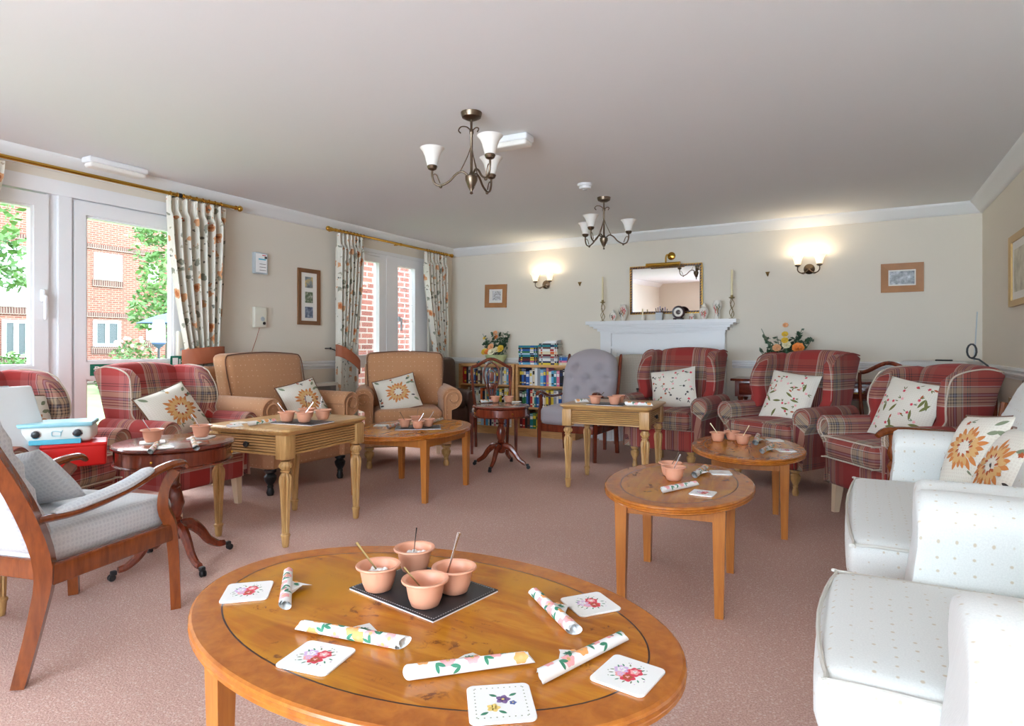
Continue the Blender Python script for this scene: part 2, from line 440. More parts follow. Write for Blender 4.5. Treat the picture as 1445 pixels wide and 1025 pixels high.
m=MB('wall_paint'); m.box(XL,WF[0],YF-T,YF,0,HC); m.box(WF[1],XR+T,YF-T,YF,0,HC); m.box(WF[0],WF[1],YF-T,YF,0,WF[2]); m.box(WF[0],WF[1],YF-T,YF,WF[3],HC); struct('wall_front',m)
# coving
def cove(name,p0,p1,inx,iny):
    pr=[(0,HC-.1),(.012,HC-.1),(.03,HC-.085),(.055,HC-.055),(.08,HC-.03),(.1,HC-.012),(.1,HC),(0,HC)]
    m=MB('white_matt'); m.loft([[(p[0]+inx*u+(0 if inx else e*u*0),p[1]+iny*u,z) for u,z in pr] for p,e in ((p0,1),(p1,-1))]); struct(name,m,60)
cove('trim_1',(XL,YF),(XL,YB),1,0); cove('trim_2',(XL,YB),(XR,YB),0,-1); cove('trim_3',(XR,YF),(XR,YB),-1,0)
# dado rails and skirting
def rail(name,segs,prof):
    m=MB('white_gloss')
    for (p0,p1,ix,iy) in segs: m.loft([[(p[0]+ix*u,p[1]+iy*u,z) for u,z in prof] for p in (p0,p1)])
    struct(name,m,40)
dp=[(0,.885),(.012,.885),(.014,.9),(.026,.908),(.03,.922),(.014,.932),(.016,.945),(.03,.95),(.026,.965),(0,.968)]
dz=-.02; dp=[(u,z+dz) for u,z in dp]
sk=[(0,0),(.018,0),(.018,.1),(.012,.118),(0,.125)]
rail('trim_4',[((XL,W1b+.0),(XL,W2a-.0),1,0),((XL,W2b),(XL,YB),1,0)],dp); rail('trim_5',[((XL,YB),(-2.68,YB),0,-1),((-1.17,YB),(XR,YB),0,-1)],dp); rail('trim_6',[((XR,YF),(XR,YB),-1,0)],dp)
rail('baseboard_left',[((XL,W1b),(XL,W2a),1,0),((XL,W2b),(XL,YB),1,0)],sk); rail('baseboard_back',[((XL,YB),(-2.68,YB),0,-1),((-1.17,YB),(XR,YB),0,-1)],sk); rail('baseboard_right',[((XR,YF),(XR,YB),-1,0)],sk)
# --- glazing helper on the left wall (plane x=XL) ---
def pframe(m,y0,y1,z0,z1,w,x0=XL-.09,x1=XL-.02,bead=True):
    for (a,b,c,d) in ((y0,y1,z0,z0+w),(y0,y1,z1-w,z1),(y0,y0+w,z0+w,z1-w),(y1-w,y1,z0+w,z1-w)):
        m.box(x0,x1,a,b,c,d)
    if bead:
        q=.014
        for (a,b,c,d) in ((y0+w,y1-w,z0+w,z0+w+q),(y0+w,y1-w,z1-w-q,z1-w),(y0+w,y0+w+q,z0+w+q,z1-w-q),(y1-w-q,y1-w,z0+w+q,z1-w-q)):
            m.box(x0+.02,x1-.018,a,b,c,d)
def pane(parent,y0,y1,z0,z1): 
    g=MB('window_glass'); g.box(XL-.062,XL-.056,y0,y1,z0,z1); g.build('glass_pane',parent)
# window_1 : wide casement run left of the door
m=MB('upvc'); pframe(m,W1a,2.20,.0,W1t-.02,.06,XL-.11,XL-.03,False)
m.box(XL-.11,XL-.03,W1a+.06,2.14,.0,.86)
w1=struct('window_1',m)
for i,(a,b) in enumerate(((-.29,.52),(.52,1.33),(1.33,2.14))):
    s=MB('upvc'); pframe(s,a,b,.88,2.13,.085,XL-.09,XL-.005); so=s.build('sash',w1)
    pane(w1,a+.085,b-.085,.965,2.045)
    if i==2:
        h=MB('upvc'); h.rbox((XL+.012,b-.04,1.44),(.03,.03,.09),.012); h.rbox((XL+.035,b-.035,1.36),(.02,.024,.17),.01,fn=None); h.build('window_handle',w1)
s=MB('upvc'); s.box(XL-.1,XL+.0,2.20,2.28,0,2.14); s.rbox((XL-.01,2.20,1.07),(.012,.012,2.1),.005); s.build('mullion',w1)
s=MB('upvc'); s.box(XL-.11,XL+.012,W1a,W1b,2.14,W1t); s.build('head_frame',w1)
# door_1 : glazed door with push-bar sign
m=MB('upvc'); pframe(m,2.28,3.14,0,2.14,.035,XL-.11,XL-.03,False); d1=struct('door_1',m)
s=MB('upvc'); y0,y1=2.30,3.12
s.box(XL-.09,XL-.005,y0,y0+.075,.02,2.13); s.box(XL-.09,XL-.005,y1-.095,y1,.02,2.13); s.box(XL-.09,XL-.005,y0+.075,y1-.095,2.035,2.13); s.box(XL-.09,XL-.005,y0+.075,y1-.095,.86,.985); s.box(XL-.09,XL-.005,y0+.075,y1-.095,.02,.2)
for (za,zb) in ((.2,.86),(.985,2.035)):
    for (a,b,c,d) in ((y0+.075,y1-.095,za,za+.014),(y0+.075,y1-.095,zb-.014,zb),(y0+.075,y0+.089,za,zb),(y1-.109,y1-.095,za,zb)): s.box(XL-.07,XL-.02,a,b,c,d)
s.build('door_leaf',d1); pane(d1,y0+.075,y1-.095,.2,.86); pane(d1,y0+.075,y1-.095,.985,2.035)
s=MB('upvc'); s.box(XL-.02,XL+.004,2.42,3.08,2.16,2.2); s.use('dark_grille'); s.box(XL+.004,XL+.0055,2.44,2.9,2.187,2.192); s.box(XL+.004,XL+.0055,2.52,3.06,2.172,2.175); s.build('trickle_vent',d1)
def text(name,body,size,mat,loc,rot,parent=None,ext=.0006,align='LEFT'):
    cu=bpy.data.curves.new(name,'FONT'); cu.body=body; cu.size=size; cu.extrude=ext; cu.align_x=align; cu.resolution_u=3
    o=bpy.data.objects.new(name,cu); COL.objects.link(o); dg=bpy.context.evaluated_depsgraph_get()
    me=bpy.data.meshes.new_from_object(o.evaluated_get(dg)); bpy.data.objects.remove(o); me.materials.clear(); me.materials.append(MATS[mat])
    q=bpy.data.objects.new(name,me); COL.objects.link(q); q.location=loc; q.rotation_euler=rot
    if parent: q.parent=parent
    return q
sg=MB('green_sign'); sg.box(XL-.004,XL-.001,2.40,2.85,.885,.968)
so=sg.build('door_sign',None); tag(so,'green Push sign on the middle rail of the glazed door','sign')
text('sign_lettering','Push bar',.082,'white_ink',(XL-.0005,2.425,.897),(PI/2,0,PI/2),so)
# window_2 : french doors with a side light
m=MB('upvc'); pframe(m,W2a,W2b,0,W2t,.05,XL-.11,XL-.03,False)
w2=struct('window_2',m)
def leaf(y0,y1,wl,wr):
    s=MB('upvc'); s.box(XL-.09,XL-.005,y0,y0+wl,.03,2.16); s.box(XL-.09,XL-.005,y1-wr,y1,.03,2.16); s.box(XL-.09,XL-.005,y0+wl,y1-wr,2.06,2.16); s.box(XL-.09,XL-.005,y0+wl,y1-wr,.86,1.0); s.box(XL-.09,XL-.005,y0+wl,y1-wr,.03,.18)
    s.build('door_leaf',w2); pane(w2,y0+wl,y1-wr,1.0,2.06); pane(w2,y0+wl,y1-wr,.18,.86)
leaf(5.07,5.60,.07,.12); leaf(5.72,6.36,.09,.22)
s=MB('upvc'); s.box(XL-.1,XL+.0,5.60,5.72,0,2.16); s.build('mullion',w2)
s=MB('grey_plastic'); s.rbox((XL+.02,5.80,1.42),(.03,.03,.06),.01); s.rbox((XL+.04,5.82,1.36),(.018,.022,.15),.008); s.build('door_handle',w2)
s=MB('white_gloss'); s.box(XL-.02,XL+.012,W2a,W2b,2.16,W2t+.0); s.build('head_frame',w2)
s=MB('upvc'); s.rbox((XL+.0,5.3,2.14),(.03,.36,.03),.008); s.build('trickle_vent',w2)
s=MB('white_ink')
for z in (1.2,1.4,1.6,1.8): s.box(XL-.052,XL-.05,5.81,6.14,z,z+.006)
s.box(XL-.052,XL-.05,6.0,6.006,1.0,2.06); s.build('glazing_bar',w2)
# fill_window : invented rear window behind the camera, added to hold the fill light
m=MB('upvc'); x0,x1,z0,z1=WF
for (a,b,c,d) in ((x0,x1,z0,z0+.06),(x0,x1,z1-.06,z1),(x0,x0+.06,z0,z1),(x1-.06,x1,z0,z1),((x0+x1)/2-.03,(x0+x1)/2+.03,z0,z1)): m.box(a,b,YF-.11,YF-.03,c,d)
w3=struct('fill_window',m); g=MB('window_glass'); g.box(x0+.06,x1-.06,YF-.075,YF-.07,z0+.06,z1-.06); g.build('glass_pane',w3)
# ================= OUTSIDE =================
m=MB('lawn'); m.box(-60,XL-.16,-30,50,-.18,-.1); struct('ground',m)
m=MB('soil'); m.box(-24,-20.6,2,14,-.1,-.03); struct('ground_bed',m)
FX=-24.0
b=thing('brick_building','red brick apartment building across the lawn with white framed windows','building',(FX,8,-.1))
q=MB('brick_far'); q.box(-6,0,-40,12,0,9); q.build('wall',b)
band=MB('brick_band')
for px0,px1,py in ((117,200,345),(117,200,443)):
    pass
def fwin(ya,yb,za,zb,kind,group=None):
    f=MB('white_gloss'); w=.1; F0,F1=.01,.08; ya-=8; yb-=8; za+=.1; zb+=.1
    for (a,c_,d,e) in ((ya,yb,za,za+w),(ya,yb,zb-w,zb),(ya,ya+w,za+w,zb-w),(yb-w,yb,za+w,zb-w)): f.box(F0,F1,a,c_,d,e)
    if kind!='blind': f.box(F0,F1,(ya+yb)/2-w*.6,(ya+yb)/2+w*.6,za+w,zb-w)
    if kind=='bay': f.box(F0+.01,F1+.01,ya+w,yb-w,(za+zb)/2-.05,(za+zb)/2+.05)
    o=f.build('window',b)
    p=MB('window_blind' if kind in('blind','bay') else 'window_pane_dark'); p.box(.005,.03,ya+w+.002,yb-w-.002,za+w+.002,zb-w-.002); p.build('pane',o)
    s=MB('brick_band'); s.box(.0,.05,ya-.05,yb+.05,za-.26,za); s.build('sill',b)
def rect(px0,py0,px1,py1):
    y0,z1=PX(px0,py0,FX); y1,_=PX(px1,py0,FX); _,z0=PX(px0,py1,FX); return y0,y1,z0,z1
fwin(*rect(132,356,171,394),'blind'); fwin(*rect(131,452,169,489),'open'); fwin(*rect(208,372,222,400),'blind'); fwin(*rect(206,458,216,480),'open')
fwin(*rect(-60,345,-5,432),'bay'); fwin(*rect(0,345,38,432),'bay'); fwin(*rect(-50,451,-4,505),'open'); fwin(*rect(2,451,40,505),'open')
for py in (347,445):
    y0,z=PX(117,py,FX); band.box(0,.06,-40,12,z-.06+.1,z+.12+.1)
for py in (428,):
    y0,z=PX(0,py,FX); 
band.build('string_course',b)
# near brick return wall beyond the garden door
rb=MB('brick_near'); rb.box(-6.1,-5.75,5.85,7.6,-.12,2.45); 
o=rb.build('brick_garden_wall'); tag(o,'close red brick wall seen through the french door','brick wall')
# vegetation
def leaves(m,c,rad,n,size,seed,shell=.35,flat=1.0):
    rn=random.Random(seed)
    vs=[];fs=[]
    for _ in range(n):
        while True:
            p=Vector((rn.uniform(-1,1),rn.uniform(-1,1),rn.uniform(-1,1)))
            if shell<p.length<1: break
        p=Vector((c[0]+p.x*rad[0],c[1]+p.y*rad[1],c[2]+p.z*rad[2]))
        a=Vector((rn.gauss(0,1),rn.gauss(0,1),rn.gauss(0,.6))).normalized(); b_=a.cross(Vector((rn.gauss(0,1),rn.gauss(0,1),rn.gauss(0,1)))).normalized()
        s_=size*rn.uniform(.6,1.3); k=len(vs)
        vs+=[tuple(p-a*s_),tuple(p+b_*s_*.45),tuple(p+a*s_),tuple(p-b_*s_*.45)]; fs.append((k,k+1,k+2,k+3))
    m.add(vs,fs)
def tree(name,label,base,blobs,mat,trunk,n,size,seed,group=None):
    t=thing(name,label,'tree',base,0,group)
    f=MB(mat)
    for i,(c,r) in enumerate(blobs): leaves(f,c,r,n,size,seed+i)
    f.build('foliage',t); 
    k=MB('soil'); 
    for pts,r in trunk: k.tube(pts,r,7)
    k.build('trunk',t)
    return t
def at(px,z):   # point on the view direction at ground distance z
    t_=(px-CX)/FPX*z; return (t_*RT[0]+z*FW[0], t_*RT[1]+z*FW[1])
x,y=at(236,17)
tree('tall_tree','light green tree beside the parasol outside the glazed door',(x,y,-.1),[((0,0,3.2),(.75,.75,.8)),((.1,-.1,2.5),(.55,.55,.6)),((-.3,-.2,1.75),(.45,.45,.5)),((.35,.1,1.6),(.5,.5,.7)),((-.35,0,3.5),(.5,.5,.35))],'foliage_light',[([(0,0,0),(.05,0,1.4),(0,.05,3.4)],[.07,.05,.02])],420,.075,3).scale=(1.26,)*3
x,y=at(-22,7.0)
tree('garden_tree','leafy green tree overhanging the left casement window',(x,y,-.1),[((0,0,2.75),(.36,.36,.36)),((.08,.1,2.35),(.3,.3,.25)),((.0,.2,2.0),(.3,.3,.16)),((-.5,-.4,2.6),(.5,.5,.7))],'foliage_light',[([(-.5,-.4,0),(-.45,-.35,1.3),(-.1,0,2.8)],[.06,.05,.02])],170,.06,31)
x,y=at(-10,12)
def bush(label,px,z,rad,h,mat,seed,blossom=0,n=700):
    x,y=at(px,z); t=thing('garden_bush',label,'bush',(x,y,-.1))
    f=MB(mat); leaves(f,(0,0,h*.5),(rad,rad,h*.55),n,.075,seed,.3); f.build('foliage',t)
    s=MB('soil'); s.tube([(0,0,0),(0,0,h*.5)],[.04,.02],6); s.build('stem',t)
    if blossom:
        g=MB('blossom_pink'); rn=random.Random(seed)
        for _ in range(blossom):
            a=rn.uniform(0,2*PI); u=rn.uniform(.2,1); g.sphere((rad*cos(a)*u,rad*sin(a)*u,h*(.75+.3*rn.random())),.06,6,4)
        g.build('blossom',t)
bush('rounded green bush below the white bay windows of the far building',14,17,.95,1.0,'foliage_light',50,n=1100)
bush('low green bush left of the grey solar lamp outside the door',165,16,.5,.75,'foliage',60)
bush('pink blossoming rose bush against the brick building',188,17.5,.6,1.35,'foliage_rose',70,14)
bush('green bush behind the covered patio heater',232,17,.7,.9,'foliage_light',80)
x,y=at(181,15.2); g=MB('cover_grey'); g.lathe([(.16,.02),(.2,.55),(.2,.62),(.14,.78),(.0,.8)],(x,y,-.1),14); tag(g.build('solar_lamp'),'grey domed garden lamp standing in the flower bed','garden lamp')
x,y=at(224,12.2); t=thing('patio_heater','covered patio heater on a black pole outside the glazed door','patio heater',(x,y,-.1))
g=MB('cover_grey'); g.lathe([(.0,1.72),(.09,1.71),(.115,1.62),(.125,1.3),(.13,1.27)],(0,0,0),16); g.build('cover',t)
g=MB('parasol_navy'); g.lathe([(.125,1.28),(.12,1.24),(.04,1.17),(.02,1.15)],(0,0,0),16); g.build('collar',t)
g=MB('black_metal'); g.lathe([(.022,.05),(.022,1.17)],(0,0,0),10); g.lathe([(.22,0),(.22,.04),(.05,.1)],(0,0,0),18); g.build('pole',t)
x,y=at(246,14.5); t=thing('garden_parasol','open navy parasol beyond the covered patio heater','parasol',(x,y,-.1))
g=MB('parasol_navy'); g.lathe([(.8,1.72),(.78,1.74),(.4,1.9),(.03,2.0),(.0,2.02)],(0,0,0),8,cap=False); g.lathe([(.8,1.72),(.4,1.88),(.0,1.99)],(0,0,0),8,cap=False); g.build('canopy',t,20)
g=MB('black_metal'); g.lathe([(.02,0),(.02,1.98)],(0,0,0),8); g.build('pole',t)
# a green hedge strip by the lawn edge
x,y=at(150,19); 
# ================= LIGHT =================
w=bpy.data.worlds.new('sky'); SC.world=w; w.use_nodes=True; bg=w.node_tree.nodes['Background']; bg.inputs[0].default_value=(.77,.94,1.10,1); bg.inputs[1].default_value=8.6
def area(name,loc,rot,sx,sy,power,col=(1,1,1)):
    l=bpy.data.lights.new(name,'AREA'); l.shape='RECTANGLE'; l.size=sx; l.size_y=sy; l.energy=power; l.color=col
    o=bpy.data.objects.new(name,l); COL.objects.link(o); o.location=loc; o.rotation_euler=rot; return o
area('rear_fill',((WF[0]+WF[1])/2,YF+.05,(WF[2]+WF[3])/2),(PI/2-R_(22),0,0),WF[1]-WF[0]-.12,WF[3]-WF[2]-.12,104,(.79,.95,1.12))  # added fill light for the room, set in the invented rear window
s=bpy.data.lights.new('sun','SUN'); s.energy=3.5; s.angle=R_(28); s.color=(1,.97,.94); so=bpy.data.objects.new('sun',s); COL.objects.link(so); so.rotation_euler=Vector((.84,-.2,-.50)).to_track_quat('-Z','Y').to_euler()
SC.view_settings.view_transform='Standard'; SC.view_settings.look='None'; SC.view_settings.gamma=1; SC.view_settings.use_curve_mapping=False
SC.view_settings.exposure=0.54
SC.cycles.use_denoising=True; SC.cycles.max_bounces=8; SC.cycles.diffuse_bounces=5; SC.cycles.transparent_max_bounces=12; SC.cycles.sample_clamp_indirect=6
# ================= SOFT SHAPES =================
def pil(u,v,w,h,t):      # front surface of a scatter cushion, u,v in -1..1
    au,av=abs(u),abs(v)
    k=(max(0,1-au**2.6)**.55)*(max(0,1-av**2.6)**.55)
    px=1-.07*(1-v*v)*0-.06*(1-(av**2)); py=1-.06*(1-au**2)
    return (u*w/2*px, v*h/2*py, t/2*k)
def petal(m,fn,cx,cy,ang,L,W,off=.0012,n=7):
    # leaf or petal shape lying on the surface fn(u,v)->(point)
    vs=[]; 
    for i in range(n+1):
        s_=i/n; wd=W*sin(PI*s_)**.8
        for sg in (-1,0,1):
            x=cx+cos(ang)*L*s_-sin(ang)*wd*sg*.5; y=cy+sin(ang)*L*s_+cos(ang)*wd*sg*.5
            vs.append(fn(x,y,off))
    fs=[]
    for i in range(n):
        for j in (0,1): a=i*3+j; fs.append((a,a+1,a+4,a+3))
    m.add(vs,fs)
def disc(m,fn,cx,cy,r,off=.0014,n=8):
    vs=[fn(cx,cy,off)]+[fn(cx+r*cos(2*PI*i/n),cy+r*sin(2*PI*i/n),off) for i in range(n)]
    m.add(vs,[(0,1+i,1+(i+1)%n) for i in range(n)])
def sunflower(m,fn,cx,cy,r,rn,cols=('m_orange','m_tan','m_rust')):
    for ring,(a,b,c_) in enumerate(((.45,1.0,cols[0]),(.3,.75,cols[1]))):
        m.use(c_)
        n=19
        for i in range(n):
            an=2*PI*i/n+ring*.2+rn.uniform(-.07,.07); petal(m,fn,cx+cos(an)*r*a,cy+sin(an)*r*a,an,r*(b-a)*rn.uniform(.7,1.2),r*.2,.0012+ring*.0006)
    m.use(cols[2])
    for i in range(9):
        an=2*PI*i/9; petal(m,fn,cx+cos(an)*r*.25,cy+sin(an)*r*.25,an+.4,r*.22,r*.1,.0024)
def sprigs(m,fn,rn,n,size,cols,leafc,ext=.85):
    pts=[]
    for _ in range(n*20):
        if len(pts)>=n: break
        x,y=rn.uniform(-ext,ext),rn.uniform(-ext,ext)
        if all((x-a)**2+(y-b)**2>(size*3.0)**2 for a,b in pts): pts.append((x,y))
    for (x,y) in pts:
        a0=rn.uniform(0,6.28); m.use(rn.choice(cols))
        for i in range(5): petal(m,fn,x,y,a0+i*1.256,size*.75,size*.5,.0016,4)
        m.use(rn.choice(leafc)); 
        for i in range(2): petal(m,fn,x+cos(a0)*size*.8,y+sin(a0)*size*.8,a0+rn.uniform(-.8,.8),size*1.7,size*.42,.0012,5)
def cushion_mesh(w,h,t,base,pipe,style,seed):
    m=MB(base); rn=random.Random(seed)
    n=18
    f=lambda s:(lambda i,j:(lambda p:(p[0],p[1],p[2]*s))(pil(i*2-1,j*2-1,w,h,t)))
    m.grid(f(1),n,n); 
    g=MB(); 
    vs=[f(-1)(i/n,j/n) for j in range(n+1) for i in range(n+1)]
    m.add(vs,[(j*(n+1)+i,(j+1)*(n+1)+i,(j+1)*(n+1)+i+1,j*(n+1)+i+1) for j in range(n) for i in range(n)])
    fn=lambda x,y,o:(lambda p:(p[0],p[1],p[2]+o))(pil(max(-1,min(1,x)),max(-1,min(1,y)),w,h,t))
    if style=='sun':
        sunflower(m,fn,.02,-.05,.62,rn); sprigs(m,fn,rn,4,.1,['m_tan','m_rust'],['m_sage','m_dark'],.9)
        m.use('m_sage')
        for (x,y,a) in ((.55,.6,.6),(.68,.45,-.3),(-.75,.7,2.2),(.7,-.5,-.8),(.5,.35,.3)): petal(m,fn,x,y,a,.28,.12)
        m.use('m_dark')
        for (x,y,a) in ((.6,-.35,-.2),(-.8,-.6,2.6)): petal(m,fn,x,y,a,.2,.08)
    elif style=='rose': sprigs(m,fn,rn,24,.085,['m_red','m_rust','m_pink','m_dark'],['m_olive','m_dark','m_sage'],.88)
    elif style=='tulip':
        sprigs(m,fn,rn,18,.075,['m_red','m_pink','m_red'],['m_olive','m_olive','m_sage'],.86)
        m.use('m_olive')
        for _ in range(9): petal(m,fn,rn.uniform(-.7,.7),rn.uniform(-.7,.6),rn.uniform(0,6.28),.36,.09)
        m.use('m_rust')
        for _ in range(6): petal(m,fn,rn.uniform(-.8,.8),rn.uniform(-.8,.8),rn.uniform(0,6.28),.16,.06)
    m.uv=lambda q:(q[0],q[1])
    p=None
    if pipe:
        p=MB(pipe); pts=[]
        for a,b in ((-1,-1),(1,-1),(1,1),(-1,1)):
            c_,d=((1,-1),(1,1),(-1,1),(-1,-1))[((-1,-1),(1,-1),(1,1),(-1,1)).index((a,b))]
            for i in range(8): s_=i/8; pts.append(pil(a+(c_-a)*s_,b+(d-b)*s_,w,h,t))
        p.tube(pts,.0055,6,True)
    return m,p
def cushion(label,loc,yaw,lean,roll,w=.44,h=.44,t=.15,base='linen_cream',pipe='piping_brown',style='sun',seed=1,group=None):
    # stands on its lower edge or corner, leaning back by `lean`, rolled in its own plane
    M=Matrix.Rotation(yaw,4,'Z')@Matrix.Rotation(PI/2-lean,4,'X')@Matrix.Rotation(roll,4,'Z')
    lo=min((M@Vector(pil(a,b,w,h,t))).z for a in (-1,-.5,0,.5,1) for b in (-1,-.5,0,.5,1))
    m,p=cushion_mesh(w,h,t,base,pipe,style,seed)
    o=thing('scatter_cushion',label,'cushion',(loc[0],loc[1],loc[2]-lo),group=group); o.rotation_euler=M.to_euler()
    m.build('cover',o,60)
    if p: p.build('piping',o)
    return o
def turned_leg(m,c,h,r=.026):
    m.lathe([(r*.55,0),(r*.75,h*.12),(r*.5,h*.3),(r*.62,h*.34),(r*.5,h*.4),(r*1.05,h*.6),(r*1.15,h*.74),(r*.7,h*.84),(r*1.1,h*.9),(r*1.1,h)],c,14)
def taper_leg(m,x,y,h,w0=.05,w1=.032,dx=0,dy=0):
    a=w1/2;b=w0/2; m.loft([[(x+dx-a,y+dy-a,0),(x+dx+a,y+dy-a,0),(x+dx+a,y+dy+a,0),(x+dx-a,y+dy+a,0)],[(x-b,y-b,h),(x+b,y-b,h),(x+b,y+b,h),(x-b,y+b,h)]])
# ================= PLAID WING CHAIR =================
def wing_chair(kind,mat,label,loc,rz,group):
    H=1.04 if kind=='turned' else .99
    t=thing('wing_chair',label,'armchair',loc,rz,group)
    m=MB(mat); m.rbox((0,.0,.275),(.62,.66,.19),.03,4,2); m.build('seat_base',t,50)
    sw=.555
    m=MB(mat); m.rbox((0,-.07,.435),(sw,.62,.15),.045,6,3,(.0,.008,.018)); cu=m.build('seat_cushion',t,50)
    m=MB('piping_beige' if kind=='tapered' else mat)
    for z in (.505,.37): m.tube([(sw/2-.012,.2,z),(sw/2-.01,-.35,z),(sw/2-.03,-.375,z),(0,-.384,z+.003),(-sw/2+.03,-.375,z),(-sw/2+.01,-.35,z),(-sw/2+.012,.2,z)],.005,6)
    m.build('piping',cu)
    # back : tilted, crowned
    def fb(x,y,z):
        k=(z-.40)/(H-.40); cr=.045*(1-(x/.34)**2)*max(0,min(1,(k-.6)/.4)); 
        return (x*(1+.08*k),y+.16*k+.03*(1-(x/.3)**2)*(1 if y>.25 else 0)*0,z+cr)
    m=MB(mat); m.rbox((0,.25,(H+.36)/2-.01),(.58,.14,H-.42),.05,7,3,(0,.02,0),fb); m.uv=lambda q:(q[0],q[2]); m.build('backrest',t,50)
    # wings
    for s in (-1,1):
        def fw_(x,y,z,s=s):
            # y: -.5..0.5 ; z 0..1
            k=z; yf=.03+.04*k-.05*sin(PI*min(1,k*1.1))*1.0+.10*max(0,(k-.86)/.14)**2
            if k<.18: yf=-.04+(k/.18)*(.03)
            yb=.30+.12*k
            yy=yf+(y+.5)*(yb-yf); out=.03*(1-(y+.5))*sin(PI*min(1,k*1.25))
            zz=.58+k*(H-.60)-.03*(1-(y+.5))*max(0,(k-.7)/.3)*(.5)-.045*max(0,(y-.15)/.35)**2*max(0,(k-.6)/.4)
            return (s*(.30+x+out+.015*k),yy,zz)
        m=MB(mat); m.rbox((0,0,.5),(.085,1.0,1.0),.06,6,3,(.0,0,0),fw_); m.uv=lambda q:(q[1]+.11+abs(q[0])*.9,q[2]); w_=m.build('wing',t,50)
        p=MB('piping_beige' if kind=='tapered' else mat); pts=[fw_(.042,-.5+.02,z_) for z_ in (.05,.2,.35,.5,.65,.8,.9)]+[fw_(.042,-.46,.97),fw_(.042,-.35,1.0),fw_(.042,0,1.0),fw_(.042,.4,1.0)]
        p.tube(pts,.005,6); p.build('piping',w_)
        # arm : scroll profile swept back, with swan front
        prof=[(.285,.19),(.285,.52)]
        for i in range(13):
            a=PI-(PI*1.28)*i/12; prof.append((.355+.075*cos(a),.555+.078*sin(a)))
        prof+=[(.375,.455),(.365,.36),(.36,.19)]
        secs=[]
        for j,(yy,sc) in enumerate(((-.325,.82),(-.345,.95),(-.335,1.0),(-.28,1.0),(-.1,1),(.1,.98),(.28,.95))):
            q=[]
            for (x_,z_) in prof:
                cx_,cz_=.34,.5
                push=.05*max(0,1-abs(z_-.33)/.2) if j<4 else 0
                q.append((s*(cx_+(x_-cx_)*sc),yy+push*(1-j/4),cz_+(z_-cz_)*(sc if z_>.3 else 1)))
            secs.append(q)
        m=MB(mat); m.loft(secs); m.uv=lambda q:(q[1],q[2]+abs(q[0])*.8); a_=m.build('arm',t,40)
        p=MB('piping_beige' if kind=='tapered' else mat); p.tube([(secs[0][i][0],secs[0][i][1]-.001,secs[0][i][2]) for i in range(1,17)],.0045,6); p.build('piping',a_)
    lm='oak_fluted' if kind=='turned' else 'pale_leg'
    for sx in (-1,1):
        for sy in (-1,1):
            m=MB(lm)
            if kind=='turned' and sy<0: turned_leg(m,(sx*.265,-.28,0),.19,.034)
            else: taper_leg(m,sx*.27,sy*.28,.19,.055,.036,0,.02*sy)
            m.build('leg',t)
    return t
PG='plaid wing armchairs round the walls'
P1=wing_chair('turned','plaid_tweed','plaid wing armchair in front of the fireplace, holding a rose patterned cushion',(-1.467,5.692,0),R_(-7),PG); P1.scale=(.98,1.05,1.05)
P2=wing_chair('turned','plaid_tweed','plaid wing armchair right of the fireplace with yellow flowers rising behind its back',(-.48,5.36,0),R_(-29),PG); P2.scale=(.95,1.03,1.03)
P3=wing_chair('tapered','plaid_tweed','plaid wing armchair angled out of the right corner beside the cream sofa',(.25,4.62,0),R_(-54),PG); P3.scale=(.87,1.0,1.0)
L2=wing_chair('tapered','plaid_tweed_lit','plaid wing armchair in front of the glazed door beside the fluted table',(-4.06,2.58,0),R_(96),PG); L2.scale=(.87,1,1)
L1=wing_chair('tapered','plaid_tweed_lit','plaid wing armchair under the left window holding the white board and tins',(-3.84,1.56,0),R_(113),PG); L1.scale=(.93,1,1)
